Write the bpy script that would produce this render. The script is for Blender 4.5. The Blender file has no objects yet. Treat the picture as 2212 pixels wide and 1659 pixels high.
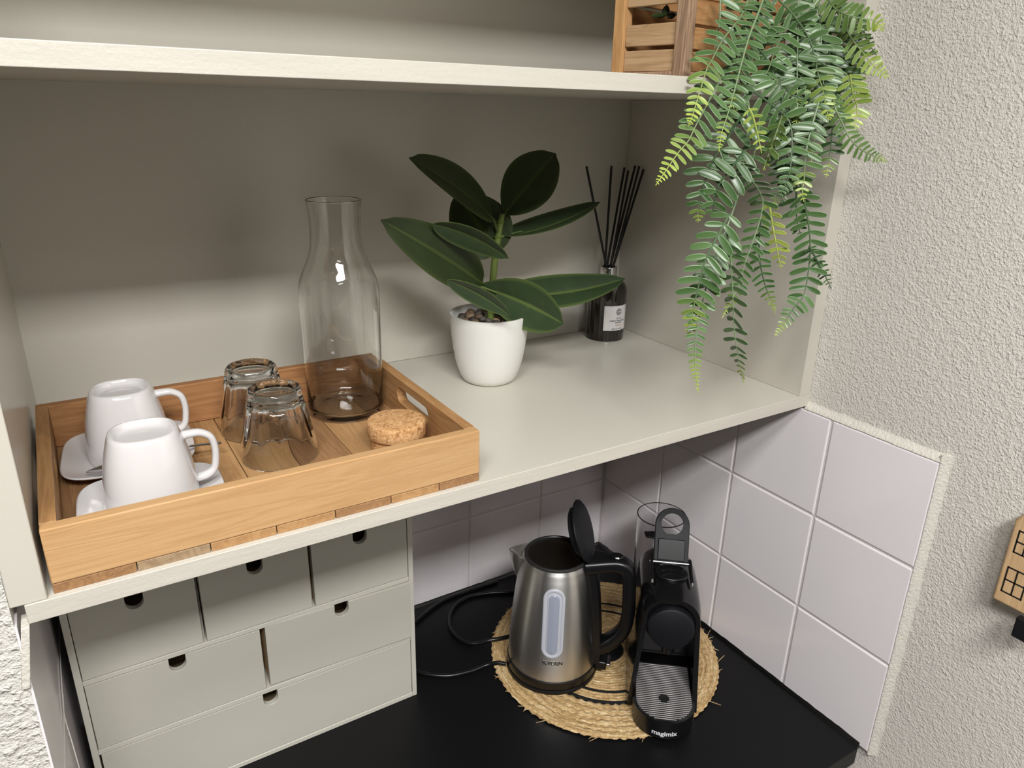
import bpy, math, random
from mathutils import Vector as V, Matrix, noise
from math import pi, sin, cos, radians as R
SC = bpy.context.scene
COL = SC.collection
random.seed(7)

# ---------------------------------------------------------------- camera
FPX, PW, PH = 1584.294, 2212.0, 1659.0
CAM = V((0.06635, -0.59008, 0.36425))
RT = V((0.85060977, -0.52537782, 0.02100404))
UP = V((0.16779045, 0.30908503, 0.93611581))
FW = V((0.49830652, 0.79274497, -0.35106412))
cd = bpy.data.cameras.new('camera')
cd.sensor_width = 36; cd.sensor_fit = 'HORIZONTAL'; cd.lens = FPX * 36 / PW
cd.clip_start = 0.02; cd.clip_end = 50
cam = bpy.data.objects.new('camera', cd); COL.objects.link(cam)
M3 = Matrix((RT, UP, -FW)).transposed()
cam.matrix_world = Matrix.Translation(CAM) @ M3.to_4x4()
SC.camera = cam

# ---------------------------------------------------------------- world, lamps, exposure
w = bpy.data.worlds.new('world'); SC.world = w; w.use_nodes = True
w.node_tree.nodes['Background'].inputs[0].default_value = (0.9, 0.93, 1, 1)
w.node_tree.nodes['Background'].inputs[1].default_value = 0.05
SC.view_settings.view_transform = 'Standard'
SC.view_settings.look = 'None'
SC.view_settings.gamma = 1
SC.view_settings.exposure = 0.26
SC.view_settings.use_curve_mapping = False
SC.cycles.use_denoising = True
SC.cycles.max_bounces = 12
SC.cycles.transmission_bounces = 12
SC.cycles.sample_clamp_indirect = 0.0
CEIL = 1.24
def area(name, loc, sx, sy, power, col):
    l = bpy.data.lights.new(name, 'AREA'); l.shape = 'RECTANGLE'; l.size = sx; l.size_y = sy
    l.energy = power; l.color = col
    o = bpy.data.objects.new(name, l); COL.objects.link(o); o.location = loc
    return o
area('ceiling_panel_light', (0.04, -1.33, CEIL - .02), 0.80, 0.28, 43, (1.0, 0.988, 0.968))
area('ceiling_panel_light', (-0.10, -1.82, CEIL - .02), 0.5, 0.2, 2.0, (1.0, 0.988, 0.968))
area('ceiling_panel_light', (-0.35, -0.82, CEIL - .02), 0.50, 0.28, 15, (1.0, 0.988, 0.968))

# ---------------------------------------------------------------- unprojection of measured sight lines
def ray(p):
    return FW + RT * ((p[0] - PW / 2) / FPX) - UP * ((p[1] - PH / 2) / FPX)
def on(p, ax, val):
    d = ray(p); i = 'xyz'.index(ax)
    return CAM + d * ((val - CAM[i]) / d[i])

# ---------------------------------------------------------------- mesh builder
class MB:
    def __init__(s): s.v = []; s.f = []; s.c = None
    def add(s, vs, fs):
        n = len(s.v); s.v += [V(p) for p in vs]; s.f += [[i + n for i in f] for f in fs]; return s
    def box(s, x0, x1, y0, y1, z0, z1):
        vs = [(x, y, z) for z in (z0, z1) for y in (y0, y1) for x in (x0, x1)]
        return s.add(vs, [(0, 2, 3, 1), (4, 5, 7, 6), (0, 1, 5, 4), (2, 6, 7, 3), (0, 4, 6, 2), (1, 3, 7, 5)])
    def lathe(s, prof, n=64, c=(0, 0), cap0=True, cap1=True, fr=None):
        vs = []; fs = []; m = len(prof)
        for (r, z) in prof:
            for k in range(n):
                a = 2 * pi * k / n
                q = fr(a, r, z) if fr else r
                vs.append((c[0] + q * cos(a), c[1] + q * sin(a), z))
        for i in range(m - 1):
            for k in range(n):
                a, b = i * n + k, i * n + (k + 1) % n
                fs.append((a, b, b + n, a + n))
        if cap0: fs.append(tuple(reversed(range(n))))
        if cap1: fs.append(tuple((m - 1) * n + k for k in range(n)))
        return s.add(vs, fs)
    def tube(s, pts, r, n=8, caps=True, up=None, flat=1.0):
        pts = [V(p) for p in pts]; m = len(pts); vs = []; fs = []; prev = None
        for i, p in enumerate(pts):
            t = (pts[min(i + 1, m - 1)] - pts[max(i - 1, 0)])
            t = t.normalized() if t.length > 1e-9 else V((0, 0, 1))
            if prev is None:
                u = V(up) if up else (V((0, 0, 1)) if abs(t.z) < .9 else V((1, 0, 0)))
            else: u = prev
            u = (u - t * u.dot(t)).normalized(); prev = u; wv = t.cross(u)
            rr = r[i] if isinstance(r, (list, tuple)) else r
            for k in range(n):
                a = 2 * pi * k / n
                vs.append(p + u * (rr * cos(a)) + wv * (rr * flat * sin(a)))
        for i in range(m - 1):
            for k in range(n):
                a, b = i * n + k, i * n + (k + 1) % n
                fs.append((a, b, b + n, a + n))
        if caps:
            fs.append(tuple(reversed(range(n)))); fs.append(tuple((m - 1) * n + k for k in range(n)))
        return s.add(vs, fs)
    def loft(s, rings, caps=True, closed=True):
        n = len(rings[0]); vs = [p for r in rings for p in r]; fs = []
        for i in range(len(rings) - 1):
            for k in range(n if closed else n - 1):
                a, b = i * n + k, i * n + (k + 1) % n
                fs.append((a, b, b + n, a + n))
        if caps:
            fs.append(tuple(reversed(range(n)))); fs.append(tuple((len(rings) - 1) * n + k for k in range(n)))
        return s.add(vs, fs)
    def prism(s, poly, o, u, w_, d):
        """polygon (a,b) in plane o+a*u+b*w_, extruded by vector d"""
        o, u, w_, d = V(o), V(u), V(w_), V(d); n = len(poly)
        a = [o + u * p[0] + w_ * p[1] for p in poly]; b = [p + d for p in a]
        fs = [tuple(reversed(range(n))), tuple(range(n, 2 * n))] + [(i, (i + 1) % n, n + (i + 1) % n, n + i) for i in range(n)]
        return s.add(a + b, fs)
    def xf(s, M):
        s.v = [M @ p for p in s.v]; return s
    def shift(s, d):
        d = V(d); s.v = [p - d for p in s.v]; return s

def obj(name, mb, m, parent=None, loc=None, bevel=0, seg=2, ang=38, attr=None):
    me = bpy.data.meshes.new(name)
    me.from_pydata([tuple(p) for p in mb.v], [], mb.f); me.validate()
    import bmesh
    bm = bmesh.new(); bm.from_mesh(me); bmesh.ops.recalc_face_normals(bm, faces=bm.faces); bm.to_mesh(me); bm.free()
    if m: me.materials.append(m)
    me.polygons.foreach_set('use_smooth', [True] * len(me.polygons))
    me.set_sharp_from_angle(angle=R(ang))
    if attr:
        for an, vals in attr.items():
            at = me.attributes.new(an, 'FLOAT', 'POINT'); at.data.foreach_set('value', vals)
    o = bpy.data.objects.new(name, me); COL.objects.link(o)
    if parent: o.parent = parent
    if loc is not None: o.location = loc
    if bevel:
        b = o.modifiers.new('bevel', 'BEVEL'); b.width = bevel; b.segments = seg; b.limit_method = 'ANGLE'; b.angle_limit = R(40)
    return o
def tag(o, label=None, cat=None, group=None, kind=None):
    if label: o['label'] = label
    if cat: o['category'] = cat
    if group: o['group'] = group
    if kind: o['kind'] = kind
    return o
def thing(name, label, cat, loc=(0, 0, 0), rz=0, group=None):
    o = bpy.data.objects.new(name, None); COL.objects.link(o); o.empty_display_size = .02
    o.location = loc; o.rotation_euler = (0, 0, rz)
    return tag(o, label, cat, group)
def struct(name, mb, m, parent=None, **k):
    o = obj(name, mb, m, parent, **k)
    if not parent: o['kind'] = 'structure'
    return o
def catmull(P, n=8):
    P = [V(p) for p in P]; out = []
    if len(P) < 3:
        return [P[0].lerp(P[-1], i / n) for i in range(n + 1)]
    Q = [P[0] * 2 - P[1]] + P + [P[-1] * 2 - P[-2]]
    for i in range(1, len(Q) - 2):
        a, b, c, d = Q[i - 1:i + 3]
        for k in range(n):
            t = k / n
            out.append(.5 * ((2 * b) + (c - a) * t + (2 * a - 5 * b + 4 * c - d) * t * t + (3 * b - a - 3 * c + d) * t ** 3))
    out.append(P[-1].copy()); return out
FONT = None
def text_mb(s, size, bold=0.0, align='CENTER', extrude=0.0):
    cu = bpy.data.curves.new('t', 'FONT'); cu.body = s; cu.size = size; cu.align_x = align; cu.align_y = 'CENTER'
    cu.offset = bold; cu.extrude = extrude; cu.resolution_u = 4
    o = bpy.data.objects.new('t', cu); COL.objects.link(o)
    me = o.to_mesh(); mb = MB()
    mb.add([p.co.copy() for p in me.vertices], [list(p.vertices) for p in me.polygons])
    o.to_mesh_clear(); bpy.data.objects.remove(o); bpy.data.curves.remove(cu); return mb

# ---------------------------------------------------------------- materials
def srgb(r, g, b):
    f = lambda c: (c / 255 / 12.92) if c / 255 <= .04045 else ((c / 255 + .055) / 1.055) ** 2.4
    return (f(r), f(g), f(b), 1)
class NT:
    def __init__(s, name):
        s.m = bpy.data.materials.new(name); s.m.use_nodes = True; s.t = s.m.node_tree; s.p = s.t.nodes['Principled BSDF']
    def n(s, ty, **k):
        x = s.t.nodes.new(ty)
        for a, b in k.items(): setattr(x, a, b)
        return x
    def l(s, a, b): s.t.links.new(a, b)
    def set(s, **k):
        for a, b in k.items(): s.p.inputs[a.replace('_', ' ')].default_value = b
        return s
    def coord(s, scale=(1, 1, 1), rot=(0, 0, 0)):
        c = s.n('ShaderNodeTexCoord'); mp = s.n('ShaderNodeMapping')
        mp.inputs['Scale'].default_value = scale; mp.inputs['Rotation'].default_value = rot
        s.l(c.outputs['Object'], mp.inputs[0]); return mp.outputs[0]
    def noise(s, vec, scale, detail=4, rough=.55, dist=0):
        x = s.n('ShaderNodeTexNoise'); x.inputs['Scale'].default_value = scale; x.inputs['Detail'].default_value = detail
        x.inputs['Roughness'].default_value = rough; x.inputs['Distortion'].default_value = dist
        if vec is not None: s.l(vec, x.inputs['Vector'])
        return x.outputs['Fac']
    def ramp(s, fac, stops):
        x = s.n('ShaderNodeValToRGB'); e = x.color_ramp.elements
        while len(e) < len(stops): e.new(.5)
        for i, (p, c) in enumerate(stops): e[i].position = p; e[i].color = c
        s.l(fac, x.inputs[0]); return x.outputs[0]
    def math(s, op, a, b=None, c=None):
        x = s.n('ShaderNodeMath', operation=op)
        for i, q in enumerate((a, b, c)):
            if q is None: continue
            if isinstance(q, (int, float)): x.inputs[i].default_value = q
            else: s.l(q, x.inputs[i])
        return x.outputs[0]
    def mix(s, fac, a, b, mode='MIX'):
        x = s.n('ShaderNodeMix', data_type='RGBA', blend_type=mode)
        for i, q in ((0, fac), (6, a), (7, b)):
            if isinstance(q, (int, float, tuple)): x.inputs[i].default_value = q
            else: s.l(q, x.inputs[i])
        return x.outputs[2]
    def bump(s, h, strength, dist, normal=None):
        x = s.n('ShaderNodeBump'); x.inputs['Strength'].default_value = strength; x.inputs['Distance'].default_value = dist
        s.l(h, x.inputs['Height'])
        if normal is not None: s.l(normal, x.inputs['Normal'])
        s.l(x.outputs[0], s.p.inputs['Normal']); return x.outputs[0]
    def base(s, c): s.l(c, s.p.inputs['Base Color'])
def plain(name, c, rough=.5, metal=0, coat=0, spec=.5, bump=None, var=0):
    t = NT(name); t.set(Base_Color=c, Roughness=rough, Metallic=metal, Coat_Weight=coat, Specular_IOR_Level=spec)
    if bump:
        v = t.coord(bump[3] if len(bump) > 3 else (1, 1, 1)); h = t.noise(v, bump[0], 5); t.bump(h, bump[1], bump[2])
    if var:
        v = t.coord(); f = t.noise(v, 40, 3)
        t.base(t.mix(f, tuple([x * (1 - var) for x in c[:3]] + [1]), tuple([min(1, x * (1 + var)) for x in c[:3]] + [1])))
    return t.m
def paint_mat(name, c, rough, stretch, relief=.12):
    t = NT(name); t.set(Base_Color=c, Roughness=rough)
    v = t.coord(stretch); h = t.math('ADD', t.noise(v, 60, 4), t.math('MULTIPLY', t.noise(t.coord(), 400, 2), .25))
    t.bump(h, relief, .002); return t.m
def wood_mat(name, dark, mid, light, axis='x', scale=1.0, rough=.6, contrast=1.0, knots=True):
    t = NT(name); t.set(Roughness=rough, Specular_IOR_Level=.3)
    st = {'x': (1.6, 22, 22), 'y': (22, 1.6, 22), 'z': (22, 22, 1.6)}[axis]
    st = tuple(a * scale for a in st)
    oi = t.n('ShaderNodeObjectInfo'); co = t.n('ShaderNodeTexCoord')
    off = t.n('ShaderNodeVectorMath', operation='ADD'); t.l(co.outputs['Object'], off.inputs[0])
    cmb = t.n('ShaderNodeCombineXYZ'); rr = t.math('MULTIPLY', oi.outputs['Random'], 7.0)
    for i in range(3): t.l(rr, cmb.inputs[i])
    t.l(cmb.outputs[0], off.inputs[1])
    mp = t.n('ShaderNodeMapping'); mp.inputs['Scale'].default_value = st; t.l(off.outputs[0], mp.inputs[0])
    v = mp.outputs[0]
    a = t.noise(v, 2.2, 5, .6, 1.2)
    wv = t.math('SINE', t.math('MULTIPLY', a, 34.0)); wv = t.math('MULTIPLY_ADD', wv, .5, .5)
    fine = t.noise(v, 14, 3, .7)
    broad = t.noise(off.outputs[0], 9, 3)
    f = t.math('ADD', t.math('MULTIPLY', wv, .22), t.math('ADD', t.math('MULTIPLY', fine, .48), t.math('MULTIPLY', broad, .45)))
    f = t.math('MULTIPLY_ADD', t.math('SUBTRACT', f, .55), contrast, .5)
    t.base(t.ramp(f, [(.18, dark), (.5, mid), (.85, light)]))
    t.bump(t.math('ADD', fine, t.math('MULTIPLY', wv, .3)), .25, .0008)
    return t.m
PAINT = paint_mat('greige_paint', srgb(204, 200, 189), .30, (1, 1, 1))
PAINT_EDGE = paint_mat('greige_brushed_paint', srgb(199, 194, 183), .38, (.12, 1, 1), .45)
PAINT_EDGE_V = paint_mat('greige_brushed_paint_upright', srgb(199, 194, 183), .22, (1, 1, .12))
def stucco_mat(name, c, scale):
    t = NT(name); t.set(Base_Color=c, Roughness=.75, Specular_IOR_Level=.3)
    v = t.coord(); n1 = t.noise(v, 150 * scale, 3, .5, .3); n2 = t.noise(v, 60 * scale, 3, .5); n3 = t.noise(v, 480 * scale, 2)
    h = t.math('ADD', t.math('SMOOTH_MAX', n1, .45, .15), t.math('ADD', t.math('MULTIPLY', n2, .5), t.math('MULTIPLY', n3, .18)))
    t.bump(h, .8, .0085 / scale); return t.m
STUCCO = stucco_mat('stucco_plaster', srgb(219, 214, 206), 2.2)
STUCCO_L = stucco_mat('rough_plaster', srgb(212, 209, 202), 1.0)
DARKENED_WALL = plain('darkened_wall', srgb(92, 91, 90), .8)  # room walls set dark grey to cut bounced light in the recess
CAULK = plain('painted_caulk', srgb(214, 209, 199), .6, bump=(260, .6, .003))
t = NT('white_glazed_tile'); t.set(Base_Color=srgb(240, 234, 237), Roughness=.16, Coat_Weight=.2)
t.bump(t.noise(t.coord(), 14, 2), .06, .004); TILE = t.m
GROUT = plain('white_grout', srgb(222, 217, 216), .4)
t = NT('black_laminate'); t.set(Base_Color=srgb(13, 13, 15), Roughness=.42, Specular_IOR_Level=.22)
t.bump(t.noise(t.coord(), 700, 2), .05, .0004); LAMINATE = t.m
SILICONE = plain('black_silicone', srgb(6, 6, 6), .35)
BLACK = plain('black_plastic', srgb(13, 13, 15), .34)
BLACK_GLOSS = plain('gloss_black_plastic', srgb(15, 15, 16), .16)
BLACK_MATT = plain('matt_black_plastic', srgb(18, 19, 23), .5, spec=.3)
RUBBER = plain('black_cable', srgb(12, 12, 13), .3)
DARK = plain('dark_void', srgb(4, 4, 4), .8)
CHROME = plain('chrome', srgb(225, 225, 228), .12, 1)
SATIN = plain('satin_metal', srgb(165, 165, 168), .3, 1)
STEEL_SPOON = plain('polished_steel', srgb(205, 205, 208), .1, 1)
PORCELAIN = plain('white_porcelain', srgb(208, 205, 205), .1, coat=.4)
POT_W = plain('matt_white_ceramic', srgb(224, 223, 218), .5)
t = NT('brushed_steel'); t.set(Base_Color=srgb(222, 220, 217), Metallic=1, Roughness=.34, Anisotropic=.8, Anisotropic_Rotation=.25)
tg = t.n('ShaderNodeTangent', direction_type='RADIAL', axis='Z'); t.l(tg.outputs[0], t.p.inputs['Tangent'])
t.bump(t.noise(t.coord((6, 6, 900)), 1.0, 3), .05, .0005); STEEL = t.m
STEEL_IN = plain('inner_steel', srgb(178, 168, 158), .38, 1)
def glass(name, c=(1, 1, 1, 1), rough=0.0, ior=1.47):
    t = NT(name); t.set(Base_Color=c, Roughness=rough, Transmission_Weight=1.0, IOR=ior); return t.m
GLASS = glass('clear_glass', (.985, .99, .985, 1))
TANKP = glass('clear_plastic', (.93, .93, .94, 1), .02, 1.3)
AMBER = plain('dark_amber_glass', srgb(20, 13, 9), .06, coat=.6)
PAPER = plain('label_paper', srgb(232, 230, 230), .6)
INK = plain('dark_ink', srgb(70, 70, 74), .6)
INK_O = plain('orange_ink', srgb(214, 160, 120), .6)
INK_W = plain('white_print', srgb(225, 225, 230), .5)
FROST = plain('frosted_window_plastic', srgb(184, 187, 196), .22, coat=.4)
FROST_IN = plain('blue_grey_window', srgb(150, 156, 172), .15, coat=.6)
t = NT('cork'); t.set(Roughness=.85, Specular_IOR_Level=.2)
v = t.coord(); vo = t.n('ShaderNodeTexVoronoi'); vo.inputs['Scale'].default_value = 420; t.l(v, vo.inputs['Vector'])
f = t.math('ADD', t.math('MULTIPLY', vo.outputs['Color'], .6), t.math('MULTIPLY', t.noise(v, 120, 4), .5))
t.base(t.ramp(f, [(.2, srgb(140, 96, 58)), (.45, srgb(193, 146, 98)), (.8, srgb(216, 174, 126))]))
t.bump(f, .4, .001); CORK = t.m
W_FRONT_LIT = wood_mat('teak_front_lit', srgb(166, 126, 80), srgb(192, 152, 106), srgb(206, 170, 126), 'x', 1.0, .55, .6)  # paler than back and sides: light on the front put into the colour
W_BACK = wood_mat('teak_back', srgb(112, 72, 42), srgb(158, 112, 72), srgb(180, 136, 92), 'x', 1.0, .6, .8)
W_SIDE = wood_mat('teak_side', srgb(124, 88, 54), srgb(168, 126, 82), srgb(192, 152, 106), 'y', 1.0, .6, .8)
W_PL = [wood_mat('teak_plank_%s' % n, a, b, c, 'y', 1.0, .6, .7) for n, a, b, c in (
    ('brown', srgb(112, 80, 54), srgb(150, 112, 76), srgb(176, 138, 98)),
    ('golden', srgb(136, 98, 62), srgb(174, 134, 90), srgb(196, 158, 112)),
    ('grey', srgb(110, 88, 66), srgb(150, 126, 98), srgb(182, 158, 126)))]
W_END = wood_mat('weathered_end_grain', srgb(120, 92, 62), srgb(176, 144, 108), srgb(206, 188, 166), 'x', .8, .7, 1.2)
W_CRATE = wood_mat('crate_slat_wood', srgb(142, 110, 78), srgb(178, 146, 110), srgb(196, 168, 134), 'y', 1.0, .7, .9)
W_CRATE_F = wood_mat('crate_front_wood', srgb(134, 92, 54), srgb(176, 130, 84), srgb(196, 154, 108), 'x', 1.0, .7, .9)
W_POST = wood_mat('crate_post_wood', srgb(96, 74, 56), srgb(152, 124, 100), srgb(186, 156, 126), 'z', 1.3, .7, 1.1)
W_POST_G = wood_mat('crate_post_golden', srgb(150, 108, 66), srgb(192, 148, 98), srgb(206, 166, 118), 'z', 1.3, .7, .9)
W_BIRCH = wood_mat('pale_ply', srgb(196, 164, 122), srgb(216, 188, 148), srgb(228, 204, 170), 'y', 1, .6, .6)
W_HOUSE = wood_mat('mango_wood', srgb(160, 126, 88), srgb(200, 166, 124), srgb(218, 188, 148), 'z', 1.2, .6, .8)
CHEST = paint_mat('grey_green_chest_paint', srgb(194, 192, 181), .5, (.2, 1, 1))
CHEST_D = paint_mat('chest_edge_paint', srgb(202, 200, 189), .5, (1, 1, 1))

# ---------------------------------------------------------------- the place
W, D, XL, XR = .9295, .4014, .0154, .9077
TS, HU, TU, H3 = .0171, .3823, .0166, .632
WT, DT, ZC = .9231, .4200, -.4757
FL = -1.376
# walls
mb = MB().box(.930, 1.03, -3.2, .60, FL, CEIL)
wall_right = struct('wall_right', mb, STUCCO)
mb = MB().box(-3.0, .930, .427, .527, FL, CEIL)
wall_back = struct('wall_back', mb, DARKENED_WALL)
mb = MB().box(-3.0, -.0097, 0.0, .427, FL, CEIL)
wall_left = struct('wall_left', mb, STUCCO_L)
struct('wall_front', MB().box(-3.1, 1.03, -3.3, -3.2, FL, CEIL), DARKENED_WALL)
struct('wall_far_left', MB().box(-3.1, -3.0, -3.2, .527, FL, CEIL), DARKENED_WALL)
struct('floor', MB().box(-3.1, 1.03, -3.3, .527, FL - .05, FL), plain('grey_floor', srgb(84, 80, 76), .5))
struct('ceiling', MB().box(-3.1, 1.03, -3.3, .527, CEIL, CEIL + .05), plain('darkened_ceiling', srgb(120, 120, 118), .9))  # unseen ceiling greyed down to lessen bounced light
# painted boards lining the recess
mb = MB().box(0, W, D, .427, 0, CEIL)
struct('trim_1', mb, PAINT)
mb = MB().box(XR, .930, 0, D, 0, HU); mb.box(XR, .930, 0, D, HU + TU, H3); mb.box(XR, .930, 0, D, H3 + TU, CEIL)
struct('trim_2', mb, PAINT_EDGE_V, bevel=.0008)
mb = MB().box(-.0097, XL, 0, D, 0, HU); mb.box(-.0097, XL, 0, D, HU + TU, H3); mb.box(-.0097, XL, 0, D, H3 + TU, CEIL)
struct('trim_3', mb, PAINT_EDGE_V, bevel=.0008)
# little cream edge strip under the left end of the lower shelf
mb = MB().prism([(-.0056, -.0182), (.0002, -.0180), (-.0090, -.0740), (-.0150, -.0735)], (0, -.003, 0), (1, 0, 0), (0, 0, 1), (0, .02, 0))
struct('trim_4', mb, CAULK, bevel=.0006)
# smooth panel lining the left of the lower recess
struct('trim_5', MB().box(-.0097, -.0080, .0005, .427, ZC, -TS), TILE)

def shelf(name, z0, z1, label):
    root = tag(obj(name, MB().box(-.0002, W + .0004, 0, D, z0, z1), PAINT, bevel=.0012, seg=3), label, 'shelf')
    # the brushed front edge
    obj('front_edge', MB().box(-.0002, W + .0004, -.0012, .0012, z0, z1), PAINT_EDGE, root, bevel=.0007, seg=3)
    return root
shelf('wall_shelf', -TS, 0, 'greige painted lower shelf carrying the wooden tray and the potted plant')
shelf('wall_shelf', HU, HU + TU, 'greige painted upper shelf carrying the wooden crate')
struct('trim_7', MB().box(-.0002, W + .0004, 0, D, H3, H3 + TU), PAINT, bevel=.0012)

# tiles
def tile_field(name, parent, cells, frame, thick):
    """cells: (a0,a1,b0,b1); frame(a,b,d) -> xyz, d = height above the wall"""
    mb = MB(); g = .0016; e = .0022
    for (a0, a1, b0, b1) in cells:
        a0 += g; a1 -= g; b0 += g; b1 -= g
        if a1 - a0 < .002 or b1 - b0 < .002: continue
        rings = []
        for ins, d in ((0, 0), (0, thick - .0016), (.0006, thick - .0006), (e, thick)):
            rings.append([frame(a, b, d) for a, b in ((a0 + ins, b0 + ins), (a1 - ins, b0 + ins), (a1 - ins, b1 - ins), (a0 + ins, b1 - ins))])
        mb.loft(rings)
    return obj(name, mb, TILE, parent, ang=12)
Z = [ZC - .003, -.3251, -.1713, -.0205]
ys = [DT, .4169, .2631, .1093, -.0445, -.1943]
cells = [(-ys[i], -ys[i + 1], Z[j], Z[j + 1]) for i in range(5) for j in range(3)]
tile_field('tiling', wall_right, cells, lambda a, b, d: (WT + .0064 - d, -a, b), .0064)
obj('grout', MB().box(.9245, .9302, -.1930, DT, ZC - .002, -.0218), GROUT, wall_right)
xs = [WT, .7712, .6174, .4636, .3098, .156, .0022, -.0097]
ZB = Z[:3] + [-.0175]
cells = [(xs[i + 1], xs[i], ZB[j], ZB[j + 1]) for i in range(7) for j in range(3)]
tile_field('tiling', wall_back, cells, lambda a, b, d: (a, DT + .0064 - d, b), .0064)
obj('grout', MB().box(.9222, .9302, .4150, .4272, ZC - .002, -.0175), GROUT, wall_back)
obj('grout', MB().box(-.0097, WT, DT + .0014, .4272, ZC - .002, -.0175), GROUT, wall_back)
# smooth painted caulk band where the plaster meets the tiles
mb = MB()
def band(path, wv, dep):
    rings = []
    for i, (y, z) in enumerate(path):
        n1 = noise.noise(V((y * 60, z * 60, 3))) * .0022; n2 = noise.noise(V((y * 45, z * 45, 9))) * .003
        rings.append([(.9303, y + wv[0] * -.0024, z + wv[1] * -.0024), (.9227 + n1 * .1, y + wv[0] * (-.0016 + n1 * .3), z + wv[1] * (-.0016 + n1 * .3)),
                      (.9236, y + wv[0] * .0012, z + wv[1] * .0012), (.9282, y + wv[0] * (.0042 + n2 * .7), z + wv[1] * (.0042 + n2 * .7)), (.9303, y + wv[0] * (.0095 + n2), z + wv[1] * (.0095 + n2))])
    mb.loft(rings, caps=True, closed=True)
band([(.0 - .1960 * i / 40, -.0195) for i in range(41)], (0, 1), 0)
band([(-.1950, -.010 - .470 * i / 60) for i in range(61)], (-1, 0), 0)
obj('caulk_band', mb, CAULK, wall_right, ang=60)

# worktop
root = tag(obj('worktop', MB().box(-.0097, .9190, -.1815, DT, ZC - .030, ZC), LAMINATE, bevel=.0015),
           'matt black laminate worktop under the chest, kettle and coffee machine', 'worktop')
mb = MB(); ring = []
for i in range(90):
    y = DT - (DT + .180) * i / 89; n1 = noise.noise(V((y * 90, 1, 1))) * .0016; n2 = noise.noise(V((y * 25, 5, 1))) * .0012
    ring.append([(.9170, y, ZC - .004), (.9172 + n1, y, ZC + .0003), (.9232, y, ZC + .0052 + n1 + n2), (.9240, y, ZC - .004)])
mb.loft(ring)
obj('silicone_seal', mb, SILICONE, root, ang=60)
mb = MB(); ring = []
for i in range(120):
    x = .0 + .92 * i / 119; n1 = noise.noise(V((x * 80, 2, 1))) * .0016
    ring.append([(x, DT - .0065 + n1, ZC - .004), (x, DT - .0060 + n1, ZC + .0003), (x, DT + .0002, ZC + .0045 + n1), (x, DT + .001, ZC - .004)])
mb.loft(ring)
obj('silicone_seal', mb, SILICONE, root, ang=60)
# cupboard front under the worktop
struct('trim_6', MB().box(-.0097, .915, -.150, DT, FL, ZC - .0301), CHEST_D)

# ---------------------------------------------------------------- wooden tray
TX0, TX1, TY0, TY1, TZ = .0195, .4025, .0040, .2935, .0573
TT = .0118
tray = thing('serving_tray', 'wooden serving tray of golden teak boards with a handle slot, on the lower shelf', 'tray', (.211, .149, .0002))
tl = tray.location
def tpart(name, mb, m, bevel=.0012, **k): return obj(name, mb.shift(tl), m, tray, bevel=bevel, **k)
def slot_wall(x0, x1):
    """short side board with a rounded handle slot; profile in (y,z)"""
    ya, yb = TY0 + TT, TY1 - TT; zc0, hw, hh = .0375, .043, .0098; yc = (ya + yb) / 2 - .004
    outer = []; inner = []; n = 40
    for k in range(n):
        a = 2 * pi * k / n
        cxx = (hw - hh) * (1 if cos(a) > 0 else -1)
        inner.append((yc + cxx + hh * cos(a), zc0 + hh * sin(a)))
        # outer rectangle point along the same spoke
        dx, dz = inner[-1][0] - yc, inner[-1][1] - zc0
        tt = []
        if dx > 1e-9: tt.append((yb - yc) / dx)
        if dx < -1e-9: tt.append((ya - yc) / dx)
        if dz > 1e-9: tt.append((TZ - zc0) / dz)
        if dz < -1e-9: tt.append((.0085 - zc0) / dz)
        q = min(tt); outer.append((yc + dx * q, zc0 + dz * q))
    # snap nearest outer points to the corners
    for cy, cz in ((ya, .0085), (yb, .0085), (ya, TZ), (yb, TZ)):
        i = min(range(n), key=lambda i: (outer[i][0] - cy) ** 2 + (outer[i][1] - cz) ** 2); outer[i] = (cy, cz)
    def P(x, q): return [(x, y, z) for y, z in q]
    lo, li = P(x0, outer), P(x0, inner); ro, ri = P(x1, outer), P(x1, inner)
    return MB().loft([lo, li, ri, ro, lo], caps=False)
tpart('front_board', MB().box(TX0, TX1, TY0, TY0 + TT, .0088, TZ), W_FRONT_LIT)
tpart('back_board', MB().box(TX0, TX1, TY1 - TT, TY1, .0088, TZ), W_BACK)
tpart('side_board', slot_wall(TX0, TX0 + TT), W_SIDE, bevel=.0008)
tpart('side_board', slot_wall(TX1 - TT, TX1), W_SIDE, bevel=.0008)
edges = [TX0, .0795, .1370, .1935, .2480, .3040, .3560, TX1]
for i in range(7):
    mb = MB().box(edges[i] + .0004, edges[i + 1] - .0004, TY0 + .0004, TY1, 0, .0085)
    tpart('plank', mb, W_PL[(0, 2, 1, 1, 0, 1, 0)[i]], bevel=.0006)
TF = .0087   # tray floor

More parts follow.
